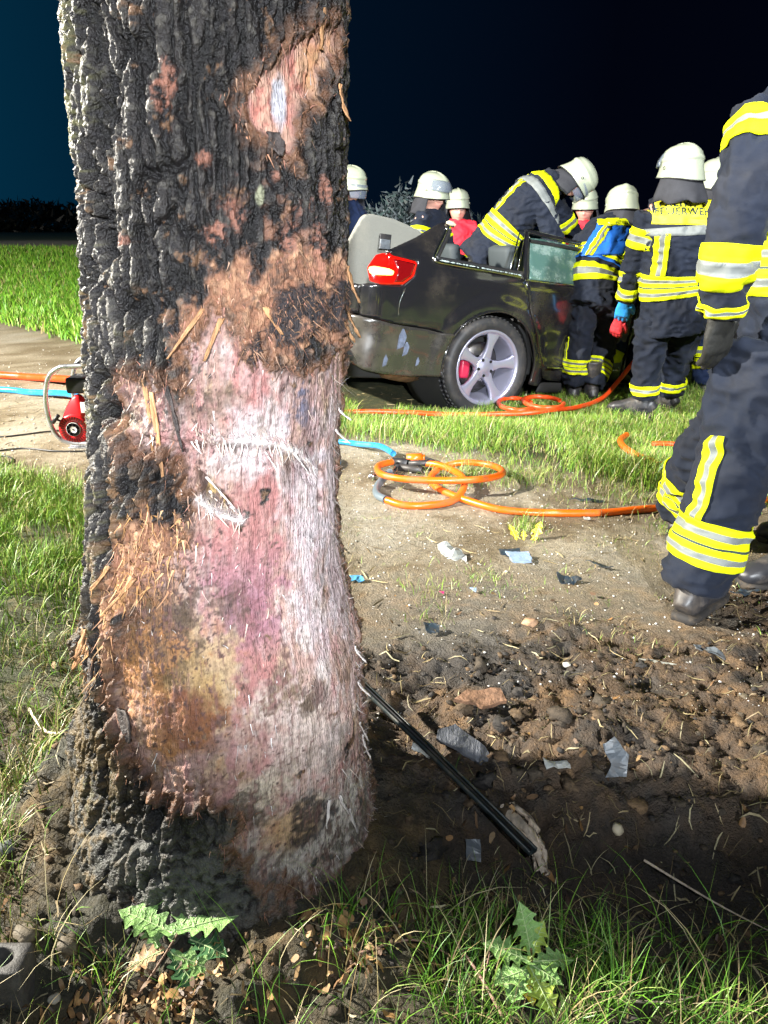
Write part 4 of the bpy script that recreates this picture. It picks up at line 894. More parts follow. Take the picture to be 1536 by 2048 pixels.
shard('plastic_shard', .265, 2.72, [(-.055, .05), (-.02, .055), (.04, .035), (.055, .0), (.04, -.055), (.01, -.035), (-.045, .005)], .004, M_plast, 'large grey white broken plastic piece, left of two on the track', 'shard', 0.1, (0.3, 0.15), .018, .5)
shard('plastic_shard', .515, 2.70, [(-.05, .035), (.04, .035), (.05, -.01), (.045, -.035), (-.025, -.035)], .010, M_clear, 'clear bluish lens fragment, right of two plastic pieces on the track', 'shard', -0.1, (0.15, 0.0), .016, .2)
shard('plastic_shard', .50, 2.745, [(-.05, .02), (.03, .02), (.03, -.014), (-.05, -.01)], .008, M_dkpl, 'dark plastic backing touching the clear lens fragment', 'shard', 0.05, (0.1, 0.0), .02, .2)
shard('plastic_shard', .655, 2.50, [(-.03, .035), (.01, .02), (.055, -.005), (.02, -.025), (-.03, -.01)], .003, M_dkpl, 'dark blue jagged plastic shard lying on the brown earth', 'shard', 0.1, (0.25, 0.1), .018, .5)
shard('plastic_shard', .80, 2.62, [(-.05, .01), (.0, .025), (.055, .0), (.0, -.015)], .003, M_dkpl, 'flat black plastic shard between the lens fragment and nearest boot', 'shard', -0.2, (0.15, 0.1), .015, .5)
shard('plastic_shard', .15, 2.13, [(-.025, .022), (.022, .02), (.02, -.02), (-.018, -.02)], .004, M_dkpl, 'black square plastic bit on the earth right of the trunk', 'shard', 0.1, (0.3, 0.1), .02, .3)
shard('plastic_shard', .95, 3.36, [(-.09, .012), (.06, .010), (.09, -.008), (-.04, -.012)], .004, M_dkpl, 'thin black plastic strip lying just behind the orange hose', 'shard', 0.0, (0.1, 0), .012, .3)
shard('plastic_shard', -.10, 2.50, [(-.03, .014), (.02, .014), (.03, -.012), (-.02, -.012)], .004, mat('blue_plastic', (.1, .35, .6), .3), 'small light blue plastic chip touching the trunk\'s right edge', 'shard', 0.0, (0.2, 0), .015, .3)
shard('plastic_shard', .88, 3.12, [(-.014, .01), (.014, .008), (.014, -.01), (-.012, -.008)], .003, M_plast, 'tiny white chip just in front of the straight orange hose', 'shard', 0.0, (0.2, 0), .012, .3)
shard('plastic_shard', .31, 2.41, [(-.012, .01), (.012, .012), (.008, -.012)], .003, M_clear, 'tiny bluish glass chip on bare earth right of the trunk', 'shard', 0.0, (0.2, 0), .012, .3)
shard('plastic_shard', .20, 2.40, [(-.008, .006), (.008, .006), (.006, -.008)], .002, mat('pink_plastic', (.7, .03, .2), .4), 'tiny pink chip on bare earth right of the trunk', 'shard', 0.0, (0.2, 0), .010, .3)
shard('plastic_shard', 1.25, 2.42, [(-.05, .0), (.03, .02), (.06, -.01), (.0, -.02)], .004, M_dkpl, 'black splintered plastic at the heel side of the nearest boot', 'shard', 0.2, (0.2, 0), .02, .5)
# torn root at the far end of the channel
rt = empty('torn_root', (0.30, 1.30, gz1(.30, 1.30)), 'pale split root piece lying right of the black channel end', 'root')
for k, (x0, y0, x1, y1, w, zz) in enumerate([(-.03, .10, .03, -.055, .016, .03), (-.045, .085, .02, -.05, .010, .02), (-.01, .11, .035, -.03, .009, .035), (.01, .06, .04, -.06, .008, .02)]):
    P = smooth_path([(x0, y0, zz), (x0 * .4 + x1 * .6 + .008, (y0 + y1) / 2, zz + .010), (x1, y1, zz * .4)], 6)
    V, F = tube_np(P, np.linspace(w, w * 0.3, len(P)), 7); V = V + 0.003 * rng.normal(size=V.shape); add('root_strand', rt, V, F, M_root)
# stones
def stone(x, y, r, m, label, cat='stone', flat=0.7, sink=0.35):
    V, F, C = lumps(np.array([x], np.float32), np.array([y], np.float32), np.array([r]), np.zeros((1, 3)), ICO2, sink, flat, 0.35)
    o = link(cat, mesh_np(cat, V - np.array((x, y, gz1(x, y))), F), m); o.location = (x, y, gz1(x, y)); return tag(o, label, cat)
stone(.51, 1.335, .016, mat('cream_stone', (.55, .47, .33), .6, var=.2), 'small cream pebble at the rim of the dark hollow')
stone(.47, 2.19, .022, mat('ginger_husk', (.40, .24, .14), .8, var=.5, vscale=60), 'ginger fibrous clump on the brown clods right of the trunk', 'clump', .9)
stone(.535, 1.955, .012, mat('white_stone', (.62, .58, .50), .6), 'small whitish pebble among the brown clods')
stone(.30, 1.98, .009, mat('white_stone', (.62, .58, .50), .6), 'tiny upright pale pebble behind the clods')
stone(-.625, 1.005, .022, M_stone, 'rough grey brown stone above the dark block at lower left')
stone(-.548, .99, .020, M_stone, 'rounded mossy stone right of the grey brown one')
stone(-.76, 1.21, .026, mat('slate_stone', (.13, .14, .15), .6, var=.3), 'flat dark slate at the left edge among straws', flat=.3)
stone(-.55, .92, .010, mat('pale_pebble', (.42, .38, .30), .6), 'pale pebble right of the dark block with the hole')
stone(.98, 1.98 - .2, .02, M_soil if False else M_stone, 'brown stone on the track edge at right')
# dark block with a hole, lower left corner
bk = empty('metal_block', (-.64, .935, gz1(-.64, .935)), 'dark square block with a round hole in the lower left corner', 'block')
R1 = np.array([(.028 * math.cos(a), .028 * math.sin(a)) for a in np.linspace(0, 2*np.pi, 32, endpoint=False)])
def sq(a, h):
    c, s_ = math.cos(a), math.sin(a); k = h / max(abs(c), abs(s_)); return (k * c, k * s_)
R2 = np.array([sq(a, .048) for a in np.linspace(0, 2*np.pi, 32, endpoint=False)]); R2[:, 1] *= .62; R1[:, 1] *= .72
z1, z0 = .055, -.03
V = np.concatenate([np.c_[R1, np.full(32, z0)], np.c_[R1, np.full(32, z1 - .002)], np.c_[R1 * 1.05, np.full(32, z1)], np.c_[R2 * .96, np.full(32, z1)], np.c_[R2, np.full(32, z1 - .003)], np.c_[R2, np.full(32, z0)]])
add('block_body', bk, V, grid_faces(6, 32, wrap=True), mat('worn_block', (.085, .08, .075), .6, var=.4, vscale=80, bump=.002, bscale=300))
# leaves with lobed outlines
def oak_leaf(name, parent, L, col_m, p, az, pitch, cup=0.3, lobes=4.5, wid=0.40):
    nv, nu = 56, 9
    v = np.linspace(0, 1, nv)[:, None]; u = np.linspace(-1, 1, nu)[None, :]
    env = np.sin(np.pi * np.clip(v * 0.92 + 0.04, 0, 1))**0.7 * (0.35 + 0.65 * ss(0, 0.65, v)) * (1 - 0.25 * v**4)
    lob = 1 - 0.55 * np.abs(np.cos(np.pi * lobes * v))**1.5 * (1 - v**6)
    w = wid * L * env * lob + 0.004 * L
    x = u * w; y = v * L - 0.10 * L * np.abs(u) * lob; z = cup * (x**2) / L * 2 - 0.35 * L * v**2 * cup + 0.012 * L * np.sin(v * 22) * np.abs(u) + 0.02 * L * np.abs(u)
    V = np.stack([x + 0 * v, y, z], -1).reshape(-1, 3)
    M = Matrix.Rotation(az, 3, 'Z') @ Matrix.Rotation(pitch, 3, 'X'); V = V @ np.array(M).T + np.array(p)
    o = link(name, mesh_np(name, V, grid_faces(nv, nu)), col_m, parent)
    G = V.reshape(nv, nu, 3); vs = [tube_np(G[::5, nu // 2] + [0, 0, .0008], np.linspace(.0014, .0005, len(G[::5])), 5)]
    for k in range(8, nv - 10, 7):
        for c in (0, nu - 1): vs.append(tube_np([G[k, nu // 2] + [0, 0, .0006], G[min(k + 5, nv - 1), nu // 2 + (1 if c else -1) * 2] + [0, 0, .0006], G[min(k + 7, nv - 1), nu // 2 + (1 if c else -1) * 3] + [0, 0, .0006]], [.0007, .0005, .0003], 4))
    Vv, Fv, _ = join_np(vs); link('veins', mesh_np('veins', Vv, Fv), M_vein, o); return o
M_vein = mat('leaf_vein', (.46, .58, .28), .5)
M_leafg = mat('green_oak_leaf', (.24, .42, .13), .38, var=.35, vscale=70, bump=.004, bscale=140)
M_leafd = mat('dark_green_leaf', (.07, .17, .07), .4, var=.25, vscale=40)
M_leafy = mat('yellow_green_leaf', (.36, .46, .08), .4, var=.25, vscale=40)
M_leafyy = mat('yellow_leaf', (.80, .62, .02), .45, var=.2, vscale=40)
M_leafb = mat('brown_leaf', (.40, .24, .12), .6, var=.4, vscale=60)
M_stem = mat('twig', (.16, .09, .05), .6, var=.4, vscale=50)
g0 = gz1(-.36, .985)
lf = empty('oak_twig', (-.36, .985, g0), 'fallen oak twig with big lobed green leaves in front of the trunk', 'leaves')
for (x, y, z, az, pt, L, m_) in [(-.01, .02, .045, 1.25, .25, .11, M_leafg), (.0, .02, .05, -1.3, .15, .105, M_leafg), (-.01, .01, .04, -.5, .35, .075, M_leafg), (.0, -.01, .03, -1.75, -.25, .09, M_leafg), (-.01, .0, .025, -2.3, -.2, .085, M_leafd), (-.02, 0, .03, 1.9, -.2, .07, M_leafb), (.02, .02, .03, -2.0, .1, .08, M_leafd), (-.03, .0, .035, .6, .3, .06, M_leafg)]:
    oak_leaf('leaf', lf, L, m_, (x, y, z), az, pt)
add('stem', lf, *tube_np(smooth_path([(-.05, -.06, .0), (-.02, -.02, .03), (0, .02, .045)], 5), .0022, 6), M_stem)
x0, y0 = .247, .955; g0 = gz1(x0, y0)
sd_ = empty('oak_seedling', (x0, y0, g0), 'young oak seedling with pale green lobed leaves standing in the front grass', 'seedling')
for (z, az, pt, L, m_) in [(.075, .45, 1.15, .085, M_leafg), (.07, -.7, .95, .060, M_leafy), (.055, 1.35, .35, .085, M_leafg), (.055, -1.5, .05, .075, M_leafg), (.04, 2.4, -.2, .070, M_leafg), (.045, -2.7, -.35, .080, M_leafy), (.05, -2.1, -.1, .060, M_leafg), (.03, 3.1, -.3, .050, M_leafyy), (.06, -.2, .7, .055, M_leafy), (.04, 1.9, 0, .075, M_leafg)]:
    oak_leaf('leaf', sd_, L, m_, (0, 0, z), az, pt, 0.25)
add('stem', sd_, *tube_np([(0.01, -.01, -.01), (.005, 0, .03), (0, 0, .085)], .0022, 6), M_stem)
x0, y0 = .58, 2.90; g0 = gz1(x0, y0)
yl = empty('yellow_leaf_sprig', (x0, y0, g0), 'bright yellow leaf sprig lying on the track behind the plastic pieces', 'leaves')
for (x, y, z, az, pt, L) in [(-.04, 0, .0, .5, .9, .075), (-.01, 0, .0, -.1, .7, .05), (.035, 0, .0, -.55, 1.0, .085), (.02, 0, .0, -.9, .6, .05), (-.02, .01, 0, 1.0, .4, .05)]: oak_leaf('leaf', yl, L, M_leafyy, (x, y, z), az, pt, .4, 3, .3)
# twigs lying in the front grass
def twig(pts, r, m, label, side=()):
    e_ = empty('fallen_twig', (pts[0][0], pts[0][1], gz1(*pts[0][:2])), label, 'twig'); o = np.array(e_.location)
    P = smooth_path([(p[0], p[1], gz1(p[0], p[1]) + p[2]) for p in pts], 6) - o
    add('stem', e_, *tube_np(P, np.linspace(r, r * .35, len(P)), 7), m)
    for s_ in side:
        P = smooth_path([(p[0], p[1], gz1(p[0], p[1]) + p[2]) for p in s_], 5) - o; add('side_twig', e_, *tube_np(P, np.linspace(r * .5, r * .2, len(P)), 6), m)
M_twr = mat('reddish_twig', (.34, .20, .15), .55, var=.3, vscale=60)
twig([(.20, .86, .015), (.165, .93, .03), (.135, 1.0, .045), (.125, 1.04, .05)], .0035, M_twr, 'reddish bare twig slanting through the grass left of the seedling', [[(.165, .93, .03), (.18, .97, .05), (.19, 1.02, .055)]])
twig([(.55, 1.27, .03), (.66, 1.17, .02), (.74, 1.10, .015)], .003, M_root, 'thin pale broken twig on the dark hollow floor')
twig([(.38, .90, .012), (.46, .905, .014), (.52, .915, .012)], .003, M_root, 'short straw coloured twig lying right of the seedling')
twig([(-.95, 1.75, .03), (-.85, 1.62, .02), (-.74, 1.50, .02)], .006, M_root, 'brown broken twig on the dark earth left of the trunk', [])
twig([(-.05, .98, .02), (.05, 1.0, .025), (.12, 1.0, .015)], .003, M_twr, 'brown twig lying in front of the trunk foot')
# background bush and far hedges
def bush(name, x, y, z, rx, rz, n, cols, label, cat='bush', ls=.05, seed=0):
    rg = np.random.default_rng(seed + 5); u = rg.normal(size=(n, 3)); u /= np.linalg.norm(u, axis=1)[:, None]
    r = rg.uniform(0.35, 1.0, n)**0.5; d_ = u * r[:, None]
    bump_ = 1 + 0.45 * perlin(u[:, 0] * 2.2 + seed, u[:, 1] * 2.2, u[:, 2] * 2.2); P = d_ * bump_[:, None] * np.array([rx, rx * .8, rz]); P[:, 2] += z
    P = P[P[:, 2] > 0]; n = len(P); D = rg.normal(size=(n, 3)) + np.array([0, 0, .6]); D /= np.linalg.norm(D, axis=1)[:, None]
    Nn = np.cross(D, rg.normal(size=(n, 3))); Nn /= np.linalg.norm(Nn, axis=1)[:, None]
    V, F = ribbons(P, D, Nn, rg.uniform(.5, 1.3, n) * ls, rg.uniform(.3, .55, n) * ls * 0.5, rg.uniform(0, .4, n), 2, rg)
    c = np.array(cols)[rg.integers(0, len(cols), n)] * rg.uniform(.5, 1.2, (n, 1))
    root = empty(name, (x, y, gz1(x, y)), label, cat)
    f_ = link('foliage', mesh_np('foliage', V, F, np.repeat(c, 6, 0)), M_grass, root, smooth=False); f_['kind'] = 'stuff'
    for k in range(7):
        a = k * .9; tip = np.array([math.cos(a) * rx * .5, math.sin(a) * rx * .4, z + rz * .5]); P2 = smooth_path([(0.1 * math.cos(a), .1 * math.sin(a), -.1), tip * .5 + np.array([.05, 0, .1]), tip], 4)
        add('branch', root, *tube_np(P2, np.linspace(.035, .008, len(P2)), 6), M_stem)
BG = [(.09, .12, .13), (.14, .17, .19), (.05, .08, .08)]
bush('round_bush', .55, 13.5, .75, 1.15, .95, 9000, BG, 'dim grey green bush behind the car, between two helmets', seed=3, ls=.11)
bush('slender_tree', 5.0, 12.5, .9, .5, .85, 2600, BG, 'dim leafy sapling behind the tallest firefighter\'s shoulder', 'sapling', seed=9, ls=.1)
DK = [(.006, .009, .008), (.010, .014, .012)]
for k, (x, y, rx, rz, lb) in enumerate([(-30, 70, 7, 1.9, 'dark distant hedge clump at the far left skyline'), (-41, 74, 6, 1.3, 'lower dark hedge clump farther left on the skyline'), (-20, 78, 6, 1.0, 'dark distant hedge clump just left of the trunk')]):
    bush('hedge', x, y, .4, rx, rz, 6000, DK, lb, 'hedge', ls=.55, seed=20 + k)

# ------------------------------------------------------------------ crashed estate car
M_paint = mat('black_paint', (0.012, 0.012, 0.014), 0.16, spec=0.6, coat=1.0, dirt=(.10, .08, .055), dscale=2.6, damt=0.34)
M_paint2 = mat('bumper_paint', (0.03, 0.028, 0.026), 0.24, spec=0.6, coat=0.9, dirt=(.12, .10, .075), dscale=3.2, damt=0.5)
M_inner = mat('car_inner', (0.012, 0.012, 0.012), 0.8)
M_chrome = mat('chrome_trim', (0.65, 0.68, 0.66), 0.18, metal=1.0)
M_wglass = mat('glare_glass', (0.10, 0.20, 0.17), 0.10, spec=0.9, coat=0.6, trans=0.25, dirt=(.50, .62, .56), dscale=9, damt=0.75)  # pale mist and white glare put into the glass colour
M_tl_red = mat('tail_light_red', (0.55, 0.004, 0.003), 0.12, coat=1.0, emit=(1.0, 0.01, 0.0), estr=0.35)
M_tl_dark = mat('tail_light_dark', (0.16, 0.003, 0.004), 0.12, coat=1.0)
M_tl_on = mat('tail_light_lit', (0.9, 0.25, 0.1), 0.3, emit=(1.0, 0.30, 0.08), estr=7.0)
M_tyre = mat('tyre_rubber', (0.022, 0.022, 0.024), 0.6, dirt=(.12, .10, .08), dscale=14, damt=0.4)
M_rim = mat('rim_silver', (0.42, 0.42, 0.54), 0.30, metal=0.6, dirt=(.3, .28, .26), dscale=30, damt=0.12)
M_brake = mat('brake_disc', (0.25, 0.24, 0.23), 0.4, metal=1.0)
M_carpet = mat('grey_lining', (0.22, 0.22, 0.19), 0.9, var=0.15, vscale=200, bump=0.001, bscale=500, dirt=(.32, .30, .24), dscale=4, damt=0.5)
M_foam = mat('beige_foam', (0.50, 0.42, 0.30), 0.8, var=0.4, vscale=25)
M_seat = mat('seat_cloth', (0.05, 0.05, 0.055), 0.8)
M_head = mat('headrest_grey', (0.035, 0.045, 0.05), 0.7)
car = empty('crashed_car', (0.247, 5.978, -0.018), 'black estate car, roof cut away, nose down in the ditch with red tail light glowing', 'car')
car.rotation_euler = Matrix(((0.87811, -0.46947, 0.09229), (0.46690, 0.88295, 0.04907), (-0.10453, 0.0, 0.99452))).to_euler()
CR = 0.17; XR = -0.84
def car_surf(s, z, off=0.0):
    """outer skin: s runs along the right side (s = x) and round the rear corner"""
    s = np.asarray(s, float); z = np.asarray(z, float)
    ins = 0.03 * ss(0.45, 0.20, z) + 0.022 * ss(0.62, 0.50, z) * 0.4 + 0.030 * ss(0.86, 0.97, z) + np.maximum(z - 0.97, 0) * 0.50 + 0.010 * np.cos((z - 0.5) * 9) - 0.01
    ins = ins + 0.07 * ss(2.9, 3.9, s) - 0.018 * ss(0.50, 0.42, np.abs(np.hypot(s, z - 0.33) - 0.0)) * ss(0.30, 0.36, np.hypot(s, z - 0.33)) * (z > 0.2)
    w = 0.91 - ins + off
    q = XR - s; a = np.clip(q / CR, 0, np.pi / 2); rest = np.maximum(q - CR * np.pi / 2, 0)
    x = np.where(s >= XR, s, XR - (CR + off - ins * 0.6) * np.sin(a)); y = np.where(s >= XR, -w, -(w - CR) - CR * np.cos(a) + rest)
    x = x - np.where(q > 0, 0.04 * np.minimum(rest, 0.7) * 1.0, 0) + np.where(s < XR, 0.5 * np.maximum(z - 0.9, 0), 0)
    return np.stack([x, y, z + 0 * s], -1)
def inside(P, poly):
    x, y = P[:, 0], P[:, 1]; r = np.zeros(len(P), bool); n = len(poly)
    for i in range(n):
        ax, ay = poly[i]; bx, by = poly[(i+1) % n]
        if ay != by: r ^= ((ay > y) != (by > y)) & (x < (bx - ax) * (y - ay) / (by - ay) + ax)
    return r
def snap(P, poly):
    best = np.full(len(P), 1e9); Q = P.copy(); n = len(poly)
    for i in range(n):
        a = np.array(poly[i]); b = np.array(poly[(i+1) % n]); d = b - a
        t = np.clip(((P - a) @ d) / (d @ d + 1e-12), 0, 1)[:, None]; C = a + t * d; dd = np.linalg.norm(P - C, axis=1)
        m = dd < best; best = np.where(m, dd, best); Q[m] = C[m]
    return Q
def panel(name, poly, surf, m, parent=None, step=0.02, off=0.0, thick=0.010, dent=0.0, seed=0.0):
    A = np.array(poly, float); x0, y0 = A.min(0) - step; x1, y1 = A.max(0) + step
    nx, ny = int((x1 - x0) / step) + 2, int((y1 - y0) / step) + 2
    X, Y = np.meshgrid(x0 + np.arange(nx) * step, y0 + np.arange(ny) * step); P = np.stack([X, Y], -1).reshape(-1, 2)
    F = grid_faces(ny, nx); cen = P[F].mean(1); F = F[inside(cen, poly)]
    used = np.unique(F); cnt = np.bincount(F.ravel(), minlength=len(P)); bd = used[(cnt[used] < 4)]
    P[bd] = snap(P[bd], poly); mp_ = np.full(len(P), -1); mp_[used] = np.arange(len(used)); P = P[used]; F = mp_[F]
    V = surf(P[:, 0], P[:, 1], off)
    if dent: V[:, 1] += dent * fbm(P[:, 0] * 3 + seed, P[:, 1] * 3, o=2)
    o = link(name, mesh_np(name, V, F), m, parent if parent is not None else car)
    if thick:
        md = o.modifiers.new('s', 'SOLIDIFY'); md.thickness = thick; md.offset = -1
    return o
def arc(cx, cy, r, a0, a1, n=24): return [(cx + r * math.cos(R(a0 + (a1 - a0) * i / n)), cy + r * math.sin(R(a0 + (a1 - a0) * i / n))) for i in range(n + 1)]
# the skin, panel by panel (s, z)
quarter = [(.183, .925), (.215, .86), (.240, .791), (.275, .70), (.313, .631), (.36, .53), (.408, .432), (.455, .34), (.49, .25), (.44, .215)] + arc(0, .33, .372, -16, 152) + \
          [(-.42, .553), (-.527, .568), (-.783, .592), (-.90, .612), (-.99, .622), (-1.0, .80), (-.96, .812), (-.735, .815), (-.665, .87), (-.622, .965), (-.80, .985), (-.90, 1.0), (-.80, 1.02), (-.62, 1.10), (-.50, 1.165), (-.40, 1.215), (-.33, 1.212), (-.375, 1.165), (-.47, 1.03), (-.515, .985), (-.49, .965), (-.30, .955), (.0, .94)]
panel('quarter_panel', quarter, car_surf, M_paint, step=.016, dent=.012)
bumper = [(-.345, .545), (-.42, .547), (-.527, .562), (-.783, .586), (-.90, .606), (-1.0, .618), (-1.25, .64), (-1.6, .64), (-1.6, .40), (-1.2, .36), (-1.02, .33), (-.93, .295), (-.80, .275), (-.60, .262), (-.42, .268)] + arc(0, .33, .376, 190, 146, 10)
panel('rear_bumper', bumper, car_surf, M_paint2, step=.018, off=.014, dent=.022, seed=4)
panel('tailgate_sill', [(-1.0, .63), (-1.0, .80), (-1.6, .82), (-1.6, .65)], car_surf, M_paint, step=.03)
panel('rear_door', [(.19, .922), (.225, .855), (.249, .791), (.284, .70), (.322, .631), (.37, .53), (.418, .432), (.465, .34), (.50, .27), (.56, .25), (1.22, .25), (1.24, .60), (1.22, .90), (.8, .915)], car_surf, M_paint, dent=.02, seed=9)
panel('front_door', [(1.23, .25), (2.15, .25), (2.25, .5), (2.28, .88), (1.23, .90), (1.25, .6)], car_surf, M_paint, dent=.03, seed=12)
panel('front_fender', [(2.29, .88), (2.26, .5), (2.40, .22)] + arc(2.84, .33, .372, 190, 0, 20) + [(3.3, .30), (3.55, .45), (3.5, .72), (2.9, .83)], car_surf, M_paint, dent=.06, seed=15)
panel('sill', [(.48, .24), (.45, .17), (2.45, .17), (2.42, .24)], car_surf, M_inner, step=.03)
def flatsurf(y0, tilt=0.0):
    return lambda s, z, off=0.0: np.stack([np.asarray(s, float), y0 + tilt * (np.asarray(z) - 0.9) + 0.006 * fbm(np.asarray(s) * 6, np.asarray(z) * 6, o=2), np.asarray(z, float)], -1)
# chrome strip standing in for a yellowish reflection along the door foot
add('door_reflection_strip', car, *tube_np(car_surf(np.linspace(.50, 1.2, 8), np.full(8, .345), .008), .008, 8), M_chrome)
add('arch_lip', car, *tube_np(car_surf(*np.array(arc(0, .33, .377, -14, 188, 40)).T, .006), .008, 8), M_paint)
# inner tub, floor, firewall and hidden left side
add('floor_pan', car, *box((1.1, 0, .27), (4.2, 1.45, .10)), M_inner)
add('boot_tub', car, *box((-.50, 0.05, .45), (.72, 1.30, .34)), M_inner)
add('left_side', car, *box((1.1, .84, .58), (4.0, .06, .66)), M_paint)
add('door_inner', car, *box((1.25, -.78, .58), (1.95, .08, .60)), M_inner)
add('quarter_inner', car, *box((-.0, -.62, .78), (1.1, .10, .26)), M_inner)
add('bulkhead', car, *box((2.45, 0, .62), (.12, 1.6, .60)), M_inner)
add('dashboard', car, *box((2.2, 0, .84), (.35, 1.5, .16), bev=.3), M_seat)
V, F = box((3.0, 0, .80), (1.15, 1.55, .10), bev=.3); V[:, 2] += .10 * fbm(V[:, 0] * 3, V[:, 1] * 3, o=2) - .05 * (V[:, 0] - 2.5); add('bonnet', car, V, F, M_paint)
V = box((3.45, 0, .5), (.25, 1.6, .5), bev=.2)[0]; add('front_bumper', car, V + .05 * rng.normal(size=V.shape) * [[1, .3, .6]], box((3.45, 0, .5), (.25, 1.6, .5), bev=.2)[1], M_paint2)
# quarter window frame, chrome edged, with broken edge
wf = np.array([(-.375, 1.175), (-.43, 1.10), (-.50, 1.01), (-.505, .985), (-.47, .972), (-.30, .962), (.0, .945), (.10, .938), (.165, .932)])
add('window_frame', car, *tube_np(smooth_path(car_surf(wf[:, 0], wf[:, 1], .006), 5), .010, 8), M_chrome)
wi = wf.copy(); wi[:4] += [.035, .0]; wi[3:, 1] += .022
o = add('window_seal', car, *tube_np(smooth_path(car_surf(wi[:, 0], wi[:, 1], -.005), 5), .014, 8), M_black)
# torn end of the cut rear pillar and the cut middle pillars
add('cut_pillar_foam', car, *lumps(np.array([0.0]), np.array([0.0]), np.array([.035]), np.zeros((1, 3)), ICO2, 0, .6, .6)[:2], M_foam).location = (-.33, -.76, 1.19 - gz1(0, 0))
add('cut_pillar', car, *bar(np.array((.10, -.86, .92)), np.array((.215, -.76, 1.20)), .03, .035, 0, 0), M_chrome)
add('cut_pillar', car, *bar(np.array((.155, -.87, .92)), np.array((.262, -.77, 1.215)), .03, .045, 0, 0), M_paint)
wd = empty('rear_door_window', (0, 0, 0)); wd.parent = car
def dw(pts, r, name, m): return add(name, wd, *tube_np(smooth_path([tuple(car_surf(p[0], p[1], -.004)) for p in pts], 6), r, 8), m)
dw([(.205, .92), (.245, 1.08), (.282, 1.215), (.30, 1.228), (.45, 1.218), (.70, 1.20), (1.0, 1.18), (1.18, 1.15), (1.22, 1.0), (1.21, .91)], .016, 'frame', M_paint)
dw([(.232, .93), (.268, 1.08), (.302, 1.195)], .006, 'chrome_edge', M_chrome)
dw([(.21, .918), (.6, .912), (1.21, .905)], .008, 'chrome_edge', M_chrome)
gl = panel('pane', [(.245, .925), (.30, 1.19), (.42, 1.195), (.70, 1.175), (1.17, 1.13), (1.19, .915)], car_surf, M_wglass, wd, step=.03, off=-.012, thick=.004)
dw([(.30, 1.17), (.5, 1.165), (.9, 1.145)], .012, 'pane_top_tape', M_black)
# crumbs of safety glass on the window ledge, a long scratch and scraped spots on the flank
P_ = []
for k in range(150):
    q = rng.random(); s_, z_ = (-.46 + .62 * q, .972 - .040 * q); p = car_surf(s_, z_, -.012 + .02 * rng.random()); P_.append(box(tuple(p + [0, 0, .012]), tuple(rng.uniform(.003, .009, 3)), Matrix.Rotation(rng.uniform(0, 3), 3, 'X'), 0))
V, F, _ = join_np(P_); o = add('glass_crumbs', car, V, F, mat('crumb_glass', (.55, .65, .62), .15, spec=.8)); o['kind'] = 'stuff'
add('paint_scratch', car, *tube_np(smooth_path(car_surf(np.array([-.715, -.735, -.745, -.735]), np.array([.80, .74, .68, .64]), .002), 4), .0016, 5), M_chrome)
for (s_, z_, w) in [(-.70, .50, .07), (-.66, .44, .05), (-.56, .36, .03), (-.80, .36, .04)]:
    panel('scraped_spot', [(s_ - w * .4, z_ - w), (s_ + w * .3, z_ - w * .7), (s_ + w * .5, z_ + w * .2), (s_, z_ + w), (s_ - w * .3, z_ + w * .3)], lambda a, b, off=0: car_surf(a, b, .0155) + np.stack([0*np.asarray(a), .022 * fbm(np.asarray(a) * 3 + 4, np.asarray(b) * 3, o=2), 0*np.asarray(a)], -1), mat('scraped_paint', (.11, .13, .19), .5, var=.4, vscale=40), step=.01, thick=0)
# tail light
tl = panel('tail_light', [(-.945, .825), (-.965, .90), (-.95, .975), (-.91, .992), (-.80, .982), (-.645, .962), (-.632, .95), (-.665, .875), (-.735, .822), (-.88, .812)], car_surf, M_tl_red, step=.012, off=.004, thick=.02)
panel('lit_strip', [(-.95, .872), (-.955, .905), (-.93, .912), (-.835, .905), (-.80, .892), (-.815, .870), (-.93, .862)], car_surf, M_tl_on, tl, step=.010, off=.008, thick=.006)
panel('dark_lens', [(-.80, .965), (-.66, .952), (-.645, .945), (-.685, .875), (-.74, .836), (-.80, .83), (-.775, .90)], car_surf, M_tl_dark, tl, step=.012, off=.007, thick=.004)
# standing boot lining panel with its recessed handle
bp_ = [(-.95, .62), (-.86, .95), (-.74, 1.205), (-.715, 1.228), (-.66, 1.238), (-.50, 1.228), (-.34, 1.19), (-.20, 1.14), (-.12, 1.08), (-.12, .70), (-.4, .62)]
lp = panel('boot_lining_panel', bp_, flatsurf(-.27, -.10), M_carpet, step=.02, thick=.022)
hp = empty('lining_handle', (0, 0, 0)); hp.parent = car
add('handle_recess', hp, *box((-.555, -.314, 1.075), (.085, .012, .10)), M_black)
add('handle_flap', hp, *box((-.56, -.324, 1.060), (.075, .014, .062), bev=.2), M_shard)
# towing trough, foam and exhaust under the broken bumper
for (x, y, z, sx, sy, sz) in [(-1.0, -.66, .52, .10, .24, .10), (-.95, -.72, .47, .12, .16, .10), (-.90, -.76, .42, .16, .10, .09), (-.82, -.76, .33, .14, .1, .07), (-.98, -.5, .45, .1, .3, .12)]:
    V, F = box((x, y, z), (sx, sy, sz), bev=.3); V += .012 * rng.normal(size=V.shape); o = add('bumper_foam', car, V, F, M_foam)
add('rear_crossmember', car, *box((-.75, -.1, .34), (.35, 1.2, .12), bev=.2), M_dark)
V, F, _ = join_np([cyl((-1.07, -.82, .375), (-.86, -.78, .36), .042, 24), ]); 
tp = np.array([(-1.075, .040), (-1.075, .044), (-.87, .044), (-.85, .03), (-.85, .0)]); an = np.linspace(0, 2*np.pi, 24, endpoint=False)
ex = empty('exhaust', (0, 0, 0)); ex.parent = car
tpv = [(-1.00, .034), (-1.075, .036), (-1.078, .042), (-1.06, .044), (-.85, .043), (-.84, .03)]
